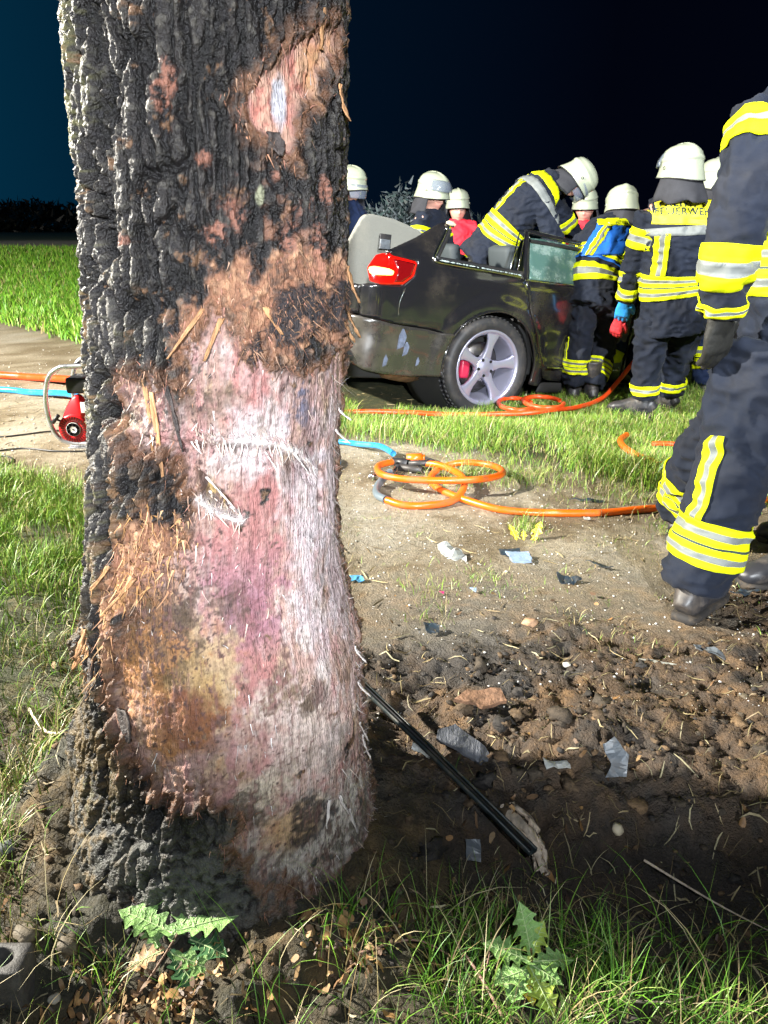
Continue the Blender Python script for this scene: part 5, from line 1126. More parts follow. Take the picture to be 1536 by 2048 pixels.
V = np.array([(x, -.80 + r * math.cos(a), .372 + r * math.sin(a)) for x, r in tpv for a in an]); add('tail_pipe', ex, V, grid_faces(6, 24, wrap=True), M_dark)
V = np.array([(-1.0, -.80 + r * math.cos(a), .372 + r * math.sin(a)) for r in (.034, .0005) for a in an]); add('pipe_hole', ex, V, grid_faces(2, 24, wrap=True), M_inner)
V, F = tube_np(smooth_path([(-.86, -.79, .36), (-.7, -.75, .30), (-.5, -.7, .27), (-.3, -.5, .27)], 5), [.05]*5 + [.075]*8 + [.04]*3, 14); add('silencer', ex, V, F, mat('rusty_steel', (.16, .09, .05), .6, metal=.4, var=.5, vscale=20))
# seats
def seat(x, y, hr=True):
    s_ = empty('seat', (x, y, 0)); s_.parent = car
    add('cushion', s_, *box((.15, 0, .45), (.50, .50, .14), bev=.3), M_seat)
    add('backrest', s_, *box((-.14, 0, .72), (.14, .50, .52), Matrix.Rotation(R(-14), 3, 'Y'), .35), M_seat)
    if hr: add('headrest', s_, *box((-.22, 0, 1.06), (.10, .26, .17), Matrix.Rotation(R(-14), 3, 'Y'), .4), M_head)
seat(.62, -.36); seat(.62, .38); seat(1.62, -.38); seat(1.62, .38)
add('parcel_shelf', car, *box((.0, .1, .86), (.35, 1.3, .10), bev=.35), M_seat)
# wheels
def wheel(x, y, side, name='wheel'):
    w = empty(name, (x, y, .33)); w.parent = car
    def lathe(prof, n=72): 
        an = np.linspace(0, 2*np.pi, n, endpoint=False)
        return np.array([(r * math.cos(a), yy, r * math.sin(a)) for r, yy in prof for a in an]), grid_faces(len(prof), n, wrap=True)
    s = side
    prof = [(.236, .0), (.247, -.004), (.256, -.006), (.262, -.012), (.300, -.017), (.318, -.010), (.330, .004), (.334, .022), (.336, .09), (.334, .19), (.325, .215), (.30, .226), (.25, .22)]
    V, F = lathe([(r, -.12 + yy) for r, yy in prof], 96)
    add('tyre', w, V * [1, s, 1], F, M_tyre)
    P_ = []
    for k in range(60):
        a = 2 * math.pi * k / 60
        for (yy, sk) in ((-.085, .35), (-.03, -.3), (.03, .3), (.08, -.35)):
            P_.append((np.array(box((.337 * math.cos(a + .02 * (yy > 0)), yy, .337 * math.sin(a + .02 * (yy > 0))), (.008, .036, .022), Matrix.Rotation(-a, 3, 'Y') @ Matrix.Rotation(sk, 3, 'X'), 0)[0]), box((0, 0, 0), (1, 1, 1), None, 0)[1]))
    V, F, _ = join_np(P_); o = add('tread_block', w, V * [1, s, 1], F, M_tyre); o['kind'] = 'stuff'
    rim = [(.205, .13), (.205, .05), (.215, -.02), (.225, -.065), (.232, -.092), (.240, -.108), (.250, -.118), (.254, -.126), (.250, -.131), (.240, -.128), (.228, -.116), (.220, -.100), (.214, -.06), (.20, .0), (.20, .13)]
    V, F = lathe(rim, 96); add('rim', w, V * [1, s, 1], F, M_rim)
    for k in range(5):
        a0 = math.pi / 2 + 2 * math.pi * k / 5 - .12
        rows = []
        for (r, hw, yf, th) in [(.035, .040, -.088, .05), (.075, .034, -.095, .045), (.11, .026, -.100, .038), (.15, .027, -.106, .032), (.19, .036, -.112, .028), (.232, .058, -.117, .025)]:
            rows += [(r, -hw, yf + .006), (r, -hw * .75, yf), (r, 0, yf + .005), (r, hw * .75, yf), (r, hw, yf + .006), (r, hw, yf + th), (r, -hw, yf + th)]
        V = np.array([(r * math.cos(a0) - h * math.sin(a0), yy, r * math.sin(a0) + h * math.cos(a0)) for r, h, yy in rows])
        add('spoke', w, V * [1, s, 1], grid_faces(6, 7, wrap=True), M_rim)
    V, F = lathe([(.002, -.104), (.026, -.104), (.032, -.100), (.062, -.094), (.072, -.088), (.074, -.05)], 40); add('hub_cap', w, V * [1, s, 1], F, M_rim)
    for k in range(5):
        a = math.pi / 2 + 2 * math.pi * (k + .5) / 5 - .12; c = (.055 * math.cos(a), -.092, .055 * math.sin(a))
        V, F = cyl(c, (c[0], -.100, c[2]), .010, 12); add('wheel_bolt', w, V * [1, s, 1], F, M_dark)
    V, F = lathe([(.07, .0), (.16, .0), (.16, .012), (.07, .012)], 48); add('brake_disc', w, V * [1, s, 1], F, M_brake)
    V, F = lathe([(.195, .05), (.01, .06)], 40); add('dark_well', w, V * [1, s, 1], F, M_inner)
    V, F = box((-.125, -.02, -.02), (.07, .06, .13), None, .3); add('brake_caliper', w, V * [1, s, 1], F, mat('caliper_red', (.45, .02, .06), .35))
    return w
wheel(0, -.775, 1); wheel(0, .775, -1); wheel(2.84, -.775, 1); wheel(2.84, .775, -1)
V, F = np.array([(r * math.cos(a), y, .33 + r * math.sin(a)) for r, y in ((.368, -.86), (.40, -.6), (.40, -.45), (.01, -.45)) for a in np.linspace(0, 2*np.pi, 40, endpoint=False)]), grid_faces(4, 40, wrap=True)
add('wheel_arch_liner', car, V, F, M_inner)

# ------------------------------------------------------------------ people
def remesh_np(V, F, vox):
    me = mesh_np('tmp', V, F); o = bpy.data.objects.new('tmp', me); COL.objects.link(o)
    md = o.modifiers.new('r', 'REMESH'); md.mode = 'VOXEL'; md.voxel_size = vox; md.adaptivity = 0
    ms = o.modifiers.new('s', 'SMOOTH'); ms.factor = 0.5; ms.iterations = 3
    dg = bpy.context.evaluated_depsgraph_get(); ev = o.evaluated_get(dg); m2 = ev.to_mesh()
    n = len(m2.vertices); A = np.empty(n * 3, np.float32); m2.vertices.foreach_get('co', A)
    N_ = np.empty(n * 3, np.float32); m2.vertices.foreach_get('normal', N_)
    m = len(m2.polygons); tot = np.empty(m, np.int32); m2.polygons.foreach_get('loop_total', tot)
    li = np.empty(len(m2.loops), np.int32); m2.loops.foreach_get('vertex_index', li)
    ev.to_mesh_clear(); bpy.data.objects.remove(o); bpy.data.meshes.remove(me)
    st = np.concatenate([[0], np.cumsum(tot)[:-1]]); q = tot == 4
    Q = li[(st[q][:, None] + np.arange(4))]; T = li[(st[~q][:, None] + np.arange(3))]
    return A.reshape(-1, 3), N_.reshape(-1, 3), [x for x in (Q, T) if len(x)]
def bvh_of(V, F):
    return BVHTree.FromPolygons([tuple(map(float, v)) for v in V], [tuple(map(int, f)) for k in F for f in k])
def loft(centers, sides, a, b, n=24, pw=2.3):
    """stack of superelliptic rings: half width a along side, half depth b"""
    C = np.asarray(centers, float); S_ = np.asarray(sides, float); m = len(C)
    T = np.gradient(C, axis=0); T /= np.linalg.norm(T, axis=1)[:, None]
    S_ = S_ - T * (S_ * T).sum(1)[:, None]; S_ /= np.linalg.norm(S_, axis=1)[:, None]; B = np.cross(T, S_)
    an = np.linspace(0, 2*np.pi, n, endpoint=False); c, s = np.cos(an), np.sin(an)
    c = np.sign(c) * np.abs(c)**(2/pw); s = np.sign(s) * np.abs(s)**(2/pw)
    V = C[:, None] + S_[:, None] * (np.asarray(a)[:, None] * c)[..., None] + B[:, None] * (np.asarray(b)[:, None] * s)[..., None]
    V = np.concatenate([V.reshape(-1, 3), C[:1], C[-1:]]); k = m * n; i = np.arange(n)
    return V, [grid_faces(m, n, wrap=True), np.concatenate([np.stack([(i+1) % n, i, i*0 + k], -1), np.stack([i + (m-1)*n, (i+1) % n + (m-1)*n, i*0 + k + 1], -1)])]
def limb(pts, rad, n=20):
    P = smooth_path(pts, 6); r = np.interp(np.linspace(0, 1, len(P)), np.linspace(0, 1, len(rad)), rad); return tube_np(P, r, n)
def folds(V, N_, seed, amp=0.008, s=9.0):
    x, y, z = V[:, 0] * s + seed * 3.1, V[:, 1] * s, V[:, 2] * s * 1.5
    w = perlin(x * .5, y * .5, z * .5)
    f = (1 - np.abs(perlin(x + w, y + w, z + 1.5 * w)) * 2.2) * 0.7 + 0.45 * (1 - 2 * np.abs(perlin(x * 2.1, y * 2.1, z * 2.1 + w))) 
    return V + N_ * (amp * (f - 0.5))[:, None]
def unit(v): v = np.asarray(v, float); return v / (np.linalg.norm(v) + 1e-9)
M_cloth = mat('turnout_cloth', (0.0085, 0.0125, 0.024), 0.85, spec=0.25, var=0.25, vscale=7, bump=0.0014, bscale=420, sheen=0.03, dirt=(.045, .042, .040), dscale=5, damt=0.3)
M_cloth_n = mat('navy_cloth', (0.012, 0.024, 0.070), 0.85, spec=0.3, var=0.2, vscale=7, bump=0.0012, bscale=420)
M_cloth_b = mat('blue_vest', (0.005, 0.11, 0.50), 0.7, var=0.12, vscale=9)
M_cloth_r = mat('red_jacket', (0.62, 0.012, 0.03), 0.7, var=0.15, vscale=9)
M_yel = mat('fluorescent_tape', (0.72, 0.80, 0.004), 0.7, spec=0.2, var=0.12, vscale=30, bump=0.0006, bscale=300)
M_sil = mat('silver_tape', (0.165, 0.18, 0.175), 0.55, spec=0.25, var=0.12, vscale=30)
M_stitch = mat('tape_dark_line', (0.03, 0.05, 0.05), 0.7)
M_skin = mat('skin', attr=True, rough=0.5)
M_helmet = mat('helmet_shell', (0.34, 0.375, 0.28), 0.34, coat=0.5, var=0.05, dirt=(.30, .30, .24), dscale=9, damt=0.35)
M_visor = mat('visor', (0.22, 0.26, 0.34), 0.08, spec=0.8, alpha=0.40, coat=1.0)
M_hood = mat('neck_cloth', (0.026, 0.027, 0.033), 0.9, var=0.25, vscale=12, bump=0.001, bscale=400)
M_glove = mat('leather_glove', (0.013, 0.013, 0.011), 0.6, var=0.5, vscale=40, bump=0.001, bscale=300)
M_nitril = mat('blue_nitrile', (0.04, 0.33, 0.80), 0.35)
M_boot = mat('boot_leather', (0.028, 0.028, 0.032), 0.42, dirt=(.16, .13, .10), dscale=12, damt=0.6)
M_sole = mat('boot_sole', (0.025, 0.022, 0.02), 0.8, dirt=(.14, .10, .06), dscale=20, damt=0.7)
SKINC = np.array((.62, .33, .25))
def head_np(c, fwd, up, s=1.0):
    """head with brow, nose, lips, chin and ears; returns vertices, faces and a colouring function"""
    V, F = ico(4); x, y, z = V.T.copy()
    w = 1 - 0.22 * ss(0.0, -1.0, z) - 0.05 * ss(.5, 1, z)
    P = np.stack([x * .078 * w, y * .098 * (1 - .08 * ss(0, -1, z)), z * .118], -1)
    g = lambda cx, cz, sx, sz: np.exp(-((x - cx) / sx)**2 - ((z - cz) / sz)**2) * (y > 0)
    P[:, 1] += .024 * g(0, -.10, .13, .17) + .010 * g(0, -.20, .20, .08) - .010 * (g(.33, .10, .18, .12) + g(-.33, .10, .18, .12)) + .006 * g(0, .28, .6, .10) + .008 * g(0, -.48, .22, .06) + .006 * g(0, -.58, .20, .05) + .012 * g(0, -.85, .30, .18)
    e = (np.exp(-((y + .05) / .18)**2 - ((z + .05) / .25)**2)); P[:, 0] += np.sign(x) * .010 * e * (np.abs(x) > .8)
    f = unit(fwd); u = np.asarray(up, float); r = unit(np.cross(f, u)); u = np.cross(r, f)
    return c + s * (P[:, :1] * r + P[:, 1:2] * f + P[:, 2:] * u), F
def face_cols(V, c, fwd, up, n):
    f = unit(fwd); r = unit(np.cross(f, up)); u = np.cross(r, f); q = V - c; x, y, z = q @ r, q @ f, q @ u
    col = np.zeros((len(V), 3)) + SKINC
    fr = (y > .03)
    def put(m, cc, k=1.0):
        nonlocal col; w = (m * fr * k)[:, None]; col = col * (1 - w) + np.array(cc) * w
    g = lambda cx, cz, sx, sz: np.exp(-((x - cx) / sx)**2 - ((z - cz) / sz)**2)
    put(g(.03, -.03, .022, .018) + g(-.03, -.03, .022, .018), (.72, .26, .22), .5)
    put(np.minimum(g(0, -.060, .022, .006), 1), (.48, .14, .12), .9)
    for s_ in (-1, 1):
        put(g(s_ * .028, .034, .016, .0045), (.16, .10, .07), .9); put(g(s_ * .028, .014, .013, .006), (.75, .70, .68), .8); put(g(s_ * .028, .014, .005, .005), (.04, .04, .05), 1)
    return col
def helmet(parent, c, fwd, up, back_guard=True, visor='up', s=1.0, light=False):
    f = unit(fwd); r = unit(np.cross(f, up)); u = np.cross(r, f); c = np.asarray(c, float)
    W = lambda P: c + s * (P[:, :1] * r + P[:, 1:2] * f + P[:, 2:] * u)
    h = empty('helmet', (0, 0, 0)); h.parent = parent
    an = np.linspace(0, 2*np.pi, 64, endpoint=False); C_, S2 = np.cos(an), np.sin(an)   # C_: right, S2: forward
    rows = []
    for t, k, dz in [(0.0, 1.09, -.062), (.02, 1.10, -.056), (.05, 1.06, -.035), (.10, 1.02, -.010), (.14, 1.00, .008), (.20, .995, .030), (.235, .985, .040), (.25, 1.02, .044), (.33, 1.01, .060), (.35, .96, .066), (.50, .90, .090), (.65, .78, .112), (.80, .58, .130), (.92, .30, .142), (1.0, .02, .146)]:
        a, b = .122 * k, .150 * k
        low = max(0, 1 - t / .14)
        x = a * C_; y = b * S2 - .004; z = dz + low * (-.030 * np.maximum(-S2, 0)**1.5 + .022 * np.maximum(S2, 0)**1.5)
        y = y * (1 + low * .04 * np.abs(S2))
        if t > .3: z = z + .008 * np.exp(-(C_ / .25)**2)
        rows.append(np.stack([x, y, z], -1))
    V = W(np.concatenate(rows)); o = add('shell', h, V, grid_faces(len(rows), 64, wrap=True), M_helmet)
    md = o.modifiers.new('s', 'SOLIDIFY'); md.thickness = .005; md.offset = -1
    # emblem mark at the back, brim edging
    E = np.array([(x, -.146 - .004 + abs(x) * .1, .085 + z) for x, z in ((-.016, .016), (-.008, .016), (-.008, -.006), (.008, -.006), (.008, .016), (.016, .016), (.016, -.016), (-.016, -.016))])
    bm = bmesh.new(); vs = [bm.verts.new((0, 0, 0)) for _ in E]
    E[:, 1] = -.150 * np.sqrt(np.clip(1 - (E[:, 0] / .12)**2 - ((E[:, 2] - .02) / .135)**2, 0, 1)) - .008
    for v, p in zip(vs, W(E)): v.co = p
    bm.faces.new(vs); bmesh.ops.triangulate(bm, faces=bm.faces[:]); link('emblem', bm_mesh(bm, 'emblem'), mat('emblem_red', (.55, .12, .16), .4), h, smooth=False)
    rim = np.concatenate([rows[0] * [1.005, 1.005, 1]]); add('rim_edge', h, *tube_np(W(rim), .0035, 6, closed=True), M_black)
    if visor:
        th = np.linspace(R(20), R(160), 22); zz = np.linspace(0, 1, 8); P = []
        for q in zz:
            for a in th:
                if visor == 'up': P.append((.136 * math.cos(a), .166 * math.sin(a) + .006, .015 + .085 * q - .0 * abs(math.cos(a))))
                else: P.append((.118 * math.cos(a) * (1 - .06 * q), .150 * math.sin(a) * (1 - .05 * q) + .01, .0 - .115 * q))
        P = np.array(P); 
        if visor == 'up': P[:, :2] *= (1 - .25 * ((P[:, 2] - .015) / .085)**2)[:, None]
        o = add('visor', h, W(P), grid_faces(8, 22), M_visor); md = o.modifiers.new('s', 'SOLIDIFY'); md.thickness = .003
    for sx in (-1, 1):
        V, F = cyl(W(np.array([[sx * .120, .02, .0]]))[0], W(np.array([[sx * .127, .02, .0]]))[0], .011 * s, 16); add('visor_hinge', h, V, F, M_helmet)
    if light:
        V, F = cyl(W(np.array([[.14, -.05, .0]]))[0], W(np.array([[.14, .06, .0]]))[0], .016, 12); add('helmet_lamp', h, V, F, M_blk)
    if back_guard:
        rows = []; an2 = np.linspace(R(160), R(380), 40)
        for q, (k, dz, bk) in enumerate([(1.0, -.045, 0), (1.10, -.085, .0), (1.22, -.125, .01), (1.32, -.165, .02), (1.36, -.190, .03), (1.33, -.195, .03)]):
            wv = .012 * np.sin(an2 * 7 + q) * q / 5
            rows.append(np.stack([.118 * k * np.cos(an2) + wv, .140 * k * np.sin(an2) * (1.0) - bk * 0, dz + wv + 0.012 * np.sin(an2 * 3 + 1) * q / 5 - .03 * np.maximum(-np.sin(an2), 0)], -1))
        o = add('neck_guard', h, W(np.concatenate(rows)), grid_faces(len(rows), 40), M_hood); md = o.modifiers.new('s', 'SOLIDIFY'); md.thickness = .007
    return h
def ring_band(root, bvh, P, t0, t1, rows, rmax, name='reflective_band', ref=None, n=56, a0=0, a1=360, along=True, out=.0065):
    """tape laid on the cloth round a limb: P = limb path, t0..t1 the stretch it covers, rows = list of (share, material index)"""
    P = np.asarray(P); L = np.concatenate([[0], np.cumsum(np.linalg.norm(np.diff(P, axis=0), axis=1))]); L /= L[-1]
    full = (a1 - a0) >= 360
    an = np.radians(np.linspace(a0, a1, n, endpoint=not full))
    if along: cuts = np.concatenate([[0], np.cumsum([r_[0] for r_ in rows])]); cuts = cuts / cuts[-1]; SB = 4; tt = t0 + (t1 - t0) * np.concatenate([np.linspace(cuts[i], cuts[i+1], SB) for i in range(len(cuts) - 1)]); mi = [r_[1] for r_ in rows]
    else: tt = np.linspace(t0, t1, 36)
    tt = np.array(tt); C = np.stack([np.interp(tt, L, P[:, k]) for k in range(3)], -1)
    T = np.stack([np.interp(np.clip(tt + .02, 0, 1), L, P[:, k]) - np.interp(np.clip(tt - .02, 0, 1), L, P[:, k]) for k in range(3)], -1); T /= np.linalg.norm(T, axis=1)[:, None]
    ref = np.array([1.0, 0, 0]) if ref is None else unit(ref)
    V = np.zeros((len(tt), n, 3))
    for i in range(len(tt)):
        U = unit(ref - T[i] * (ref @ T[i])); W_ = np.cross(T[i], U); rs = []
        for a in an:
            d = U * math.cos(a) + W_ * math.sin(a); h = bvh.ray_cast(Vector(C[i]), Vector(d), rmax); rs.append(h[3] if h[0] is not None else np.nan)
        rs = np.array(rs); md_ = np.nanmedian(rs) if np.isfinite(rs).any() else rmax * .6
        rs = np.where(np.isfinite(rs), rs, min(md_ * 1.05, rmax)); V[i] = C[i] + (rs + out)[:, None] * (U * np.cos(an)[:, None] + W_ * np.sin(an)[:, None])
    F = grid_faces(len(tt), n, wrap=full)
    me = mesh_np(name, V.reshape(-1, 3), F); o = link(name, me, [M_yel, M_sil, M_stitch, M_cloth_b], root)
    nc = n if full else n - 1
    if along: idx = np.repeat([mi[min(i // SB, len(mi) - 1)] for i in range(len(tt) - 1)], nc)
    else:
        cuts = np.cumsum([r_[0] for r_ in rows]); cuts = cuts / cuts[-1]; u = (np.arange(nc) + .5) / nc; k = np.searchsorted(cuts, u); idx = np.tile([rows[min(q, len(rows) - 1)][1] for q in k], len(tt) - 1)
    me.polygons.foreach_set('material_index', idx.astype(np.int32))
    md = o.modifiers.new('s', 'SOLIDIFY'); md.thickness = .004; md.offset = -1; md.use_rim = True
    return o
YSY = [(1, 0), (.9, 1), (1, 0)]
DBL = [(1, 0), (.9, 1), (1, 0), (.35, 2), (1, 0), (.9, 1), (1, 0)]
def hand(root, wr, ha, side, m, curl=0.6, name='glove', palm_dir=None, scale=1.0, cuff=True):
    """gloved hand: palm, four bent fingers of different lengths and a thumb leaving the side of the palm"""
    wr, ha = np.array(wr), np.array(ha); d = unit(ha - wr); pd = unit(palm_dir if palm_dir is not None else (side, 0.4, 0)); pd = unit(pd - d * (pd @ d)); sd_ = np.cross(d, pd) 
    parts = []; k = scale
    V, F = loft([wr - d * .015, wr + d * .02, wr + d * .055 * k, wr + d * .092 * k, wr + d * .105 * k], [sd_] * 5, np.array([.032, .036, .045, .046, .038]) * k, np.array([.026, .024, .020, .018, .012]) * k); parts.append((V, F))
    for i, (off, ln) in enumerate([(-.033, .062), (-.011, .076), (.011, .080), (.032, .070)]):
        b0 = wr + d * (.085 + (.006 if i in (1, 2) else 0)) * k + sd_ * off * k; cur = b0; dd = d.copy(); pts = [cur]
        for j, (seg, an) in enumerate([(.45, .45), (.32, .7), (.23, .5)]):
            a = curl * an; dd = unit(dd * math.cos(a) + pd * math.sin(a)); cur = cur + dd * ln * seg * k; pts.append(cur)
        V, F = limb(pts, np.array([.0125, .0118, .0108, .0085]) * k, 10); parts.append((V, F))
    tb = wr + d * .025 * k + sd_ * .034 * k; td = unit(d * .75 + sd_ * .6 + pd * .35); td2 = unit(d * .95 + sd_ * .15 + pd * .4)
    V, F = limb([tb, tb + td * .032 * k, tb + td * .032 * k + td2 * .032 * k, tb + td * .032 * k + td2 * .052 * k], np.array([.018, .0155, .0135, .009]) * k, 10); parts.append((V, F))
    if cuff: parts.append(limb([wr - d * .07, wr - d * .03, wr], [.046 * k, .042 * k, .034 * k], 16))
    V, F, _ = join_np(parts); V, N_, F = remesh_np(V, F, .0042 * max(k, 1))
    V = V + N_ * (.0012 * fbm(V[:, 0] * 70, V[:, 1] * 70, V[:, 2] * 70, o=2))[:, None]
    return add(name, root, V, F, m)
def boot(root, an, to, m=M_boot, vox=.008):
    an, to = np.array(an, float), np.array(to, float); f = to - an; f[2] = 0; L = max(np.linalg.norm(f), .12); f = unit(f); sd_ = np.cross(f, (0, 0, 1.0))
    g = gz1(an[0], an[1]); z0 = max(g, an[2] - .13)
    heel = np.array([an[0], an[1], z0]) - f * .065; cs = []; a_ = []; b_ = []
    for t, w, h in [(0, .030, .035), (.02, .040, .055), (.08, .043, .062), (.14, .042, .056), (.20, .050, .042), (.25, .050, .036), (.285, .038, .028), (.30, .020, .018)]:
        cs.append(heel + f * t + np.array([0, 0, h + .012])); a_.append(w); b_.append(h)
    V1 = loft(cs, [sd_] * 8, a_, b_, 20, 2.6)
    V2 = limb([np.array([an[0], an[1], z0 + .06]), an * [1, 1, 0] + [0, 0, z0 + .16], np.array([an[0], an[1], z0 + .30])], [.056, .053, .066], 20)
    V, F, _ = join_np([V1, V2]); V, N_, F = remesh_np(V, F, vox)
    V = V + N_ * (.002 * fbm(V[:, 0] * 30, V[:, 1] * 30, V[:, 2] * 30, o=2))[:, None]
    b = add('boot', root, V, F, m)
    cs = np.array(cs); cs[:, 2] = z0 + .012; V, F = loft(cs, [sd_] * 8, np.array(a_) + .004, np.full(8, .014), 20, 3.5); add('sole', b, V, F, M_sole)
    return b
def person(label, J, fwd, jacket=M_cloth, trousers=M_cloth, face=None, vox=.010, bands=(), hel=dict(), gloves=M_glove, legs=True, arms=True, legband=(), seed=1.0, head=True, bulk=1.0, group=None, hood=True, hem=.20, hands='LR', palm=(None, None), headup=(0, 0, 1), legw=1.0, facecol=True):
    j = {k: np.array(v, float) for k, v in J.items()}
    for s_ in 'LR':
        if legs: j['an' + s_][2] = max(j['an' + s_][2], gz1(*j['an' + s_][:2]) + .10)
    root_m = []
    sh = unit(j['shR'] - j['shL']); hp = unit(j['hipR'] - j['hipL']); fwd = unit(fwd); up_t = unit(j['neck'] - j['pel'])
    # ---- the body itself, one continuous surface
    bp = [loft([j['pel'] - up_t * .05, j['pel'], j['waist'], j['chest'], j['chest'] * .4 + j['neck'] * .6, j['neck'] - up_t * .02], [hp, hp, hp + sh, sh, sh, sh], [.13, .15, .135, .15, .13, .06], [.09, .10, .09, .10, .08, .055])]
    hd = j['head']; fc = unit(face if face is not None else fwd)
    bp.append(limb([j['neck'] - up_t * .04, j['neck'] * .5 + hd * .5, hd - np.array([0, 0, .03])], [.060, .055, .05]))
    if head: bp.append(head_np(hd, fc, headup))
    for s_ in 'LR':
        if arms: bp.append(limb([j['sh' + s_], j['el' + s_], j['wr' + s_]], [.05, .042, .034, .03, .026], 12)); bp.append(limb([j['sh' + s_], j['chest'] * .3 + j['neck'] * .7], [.06, .05], 12))
        if legs: bp.append(limb([j['hip' + s_], j['kn' + s_], j['an' + s_]], [.075, .06, .05, .045, .035], 12))
    V, F, _ = join_np(bp); V, N_, F = remesh_np(V, F, .009 if head else .016)
    col = face_cols(V, hd, fc, headup, None) if head else np.zeros((len(V), 3)) + SKINC
    o0 = np.array([j['pel'][0], j['pel'][1], gz1(j['pel'][0], j['pel'][1])])
    root = link('person', mesh_np('person', V - o0, F, col), M_skin); root.location = o0; tag(root, label, 'person', group)
    # clothes are modelled in world coordinates and hung on the body
    pv = empty('clothes_origin', (0, 0, 0)); bpy.data.objects.remove(pv)
    class Rt: pass
    kids_before = set(bpy.data.objects)
    # ---- jacket
    hemc = j['pel'] - up_t * (hem - .12)
    k = bulk
    parts = [loft([hemc, j['pel'] * .7 + hemc * .3, j['pel'] * .5 + j['waist'] * .5, j['waist'], j['waist'] * .5 + j['chest'] * .5, j['chest'], j['chest'] * .55 + j['neck'] * .45, j['chest'] * .2 + j['neck'] * .8, j['neck'] + up_t * .03],
                  [hp, hp, hp, hp + sh, sh, sh, sh, sh, sh], np.array([.205, .20, .19, .185, .20, .205, .19, .13, .085]) * k, np.array([.155, .15, .14, .135, .145, .15, .13, .10, .08]) * k)]
    AP = {}
    if arms:
        for s_ in 'LR':
            P = smooth_path([j['sh' + s_], j['el' + s_], j['wr' + s_]], 10); AP[s_] = P
            r = np.interp(np.linspace(0, 1, len(P)), [0, .25, .5, .75, 1], np.array([.082, .072, .066, .058, .052]) * k); parts.append(tube_np(P, r, 20))
            parts.append(limb([j['sh' + s_], j['chest'] * .35 + j['neck'] * .65], [.085 * k, .085 * k], 16))
    V, F, _ = join_np(parts); V, N_, F = remesh_np(V, F, vox); V = folds(V, N_, seed, .015 * k)
    jk = add('jacket', None, V, F, jacket); jb = bvh_of(V, F); made = [jk]
    TP = np.array([hemc, j['pel'], j['waist'], j['waist'] * .5 + j['chest'] * .5, j['chest'], j['chest'] * .4 + j['neck'] * .6, j['neck']])
    TP = smooth_path(TP, 6)
    LP = {}
    if legs:
        parts = [loft([hemc - up_t * .0 + up_t * .02, j['pel'] + up_t * .08], [hp, hp], [.16 * k, .16 * k], [.12 * k, .12 * k])]
        for s_ in 'LR':
            a = j['an' + s_]; P = smooth_path([j['hip' + s_] + up_t * .03, j['kn' + s_], a + np.array([0, 0, .02])], 10); LP[s_] = P
            r = np.interp(np.linspace(0, 1, len(P)), [0, .2, .45, .55, .8, 1], np.array([.115, .105, .086, .088, .086, .084]) * k * legw); parts.append(tube_np(P, r, 22))
        V, F, _ = join_np(parts); V, N_, F = remesh_np(V, F, vox); V = folds(V, N_, seed + 5, .020 * k, 7)
        tr_ = add('trousers', None, V, F, trousers); tb = bvh_of(V, F); made.append(tr_)
        for s_ in 'LR': made.append(boot(None, j['an' + s_], j['to' + s_], vox=.8 * vox))
    for b in bands:
        kd = b[0]
        if kd == 'T': made.append(ring_band(None, jb, TP, b[1], b[2], b[3], .34, ref=sh, n=80, *() ) if len(b) < 5 else ring_band(None, jb, TP, b[1], b[2], b[3], .34, ref=sh, n=b[6] if len(b) > 6 else 30, a0=b[4], a1=b[5], along=b[7] if len(b) > 7 else True))
        elif arms and kd in ('AL', 'AR'): made.append(ring_band(None, jb, AP[kd[1]], b[1], b[2], b[3], .12 * k, ref=fwd))
    if legs:
        for b in legband:
            if len(b) == 4: made.append(ring_band(None, tb, LP[b[0]], b[1], b[2], b[3], .15 * k, ref=hp))
            else: made.append(ring_band(None, tb, LP[b[0]], b[1], b[2], b[3], .15 * k, ref=hp, n=13, a0=b[4], a1=b[5], along=False))
    if arms and gloves:
        for s_, sg in (('L', -1), ('R', 1)):
            if s_ in hands: made.append(hand(None, j['wr' + s_], j['ha' + s_], sg, gloves, palm_dir=palm[0 if s_ == 'L' else 1], scale=1.12))
    if hel is not None and head: made.append(helmet(None, hd + np.array(headup) * hel.get('lift', .030), fc, headup, **{**{k_: v_ for k_, v_ in hel.items() if k_ != 'lift'}, 's': .90 * hel.get('s', 1.0)}))
    inv = Matrix.Translation(-Vector(o0))
    for m_ in made:
        m_.parent = root; m_.matrix_parent_inverse = inv
    bpy.data.objects  # noqa
    return root, jb, TP, AP, sh, fwd
J_p2 = {'pel': (1.849, 5.05, 0.644), 'waist': (1.821, 5.05, 0.86), 'chest': (1.812, 5.02, 1.157), 'neck': (1.796, 5.02, 1.37), 'head': (1.759, 4.98, 1.534), 'shL': (1.629, 5.05, 1.278), 'elL': (1.577, 5.1, 1.008), 'wrL': (1.584, 5.22, 0.747), 'haL': (1.591, 5.3, 0.584), 'shR': (1.993, 5.0, 1.271), 'elR': (2.135, 5.1, 1.008), 'wrR': (2.257, 5.35, 0.775), 'haR': (2.297, 5.45, 0.667), 'hipL': (1.725, 5.05, 0.613), 'knL': (1.715, 5.02, 0.346), 'anL': (1.726, 5.03, 0.079), 'toL': (1.563, 5.12, -0.02), 'hipR': (1.969, 5.1, 0.607), 'knR': (1.955, 5.2, 0.315), 'anR': (1.964, 5.25, 0.041), 'toR': (1.866, 5.4, -0.05)}
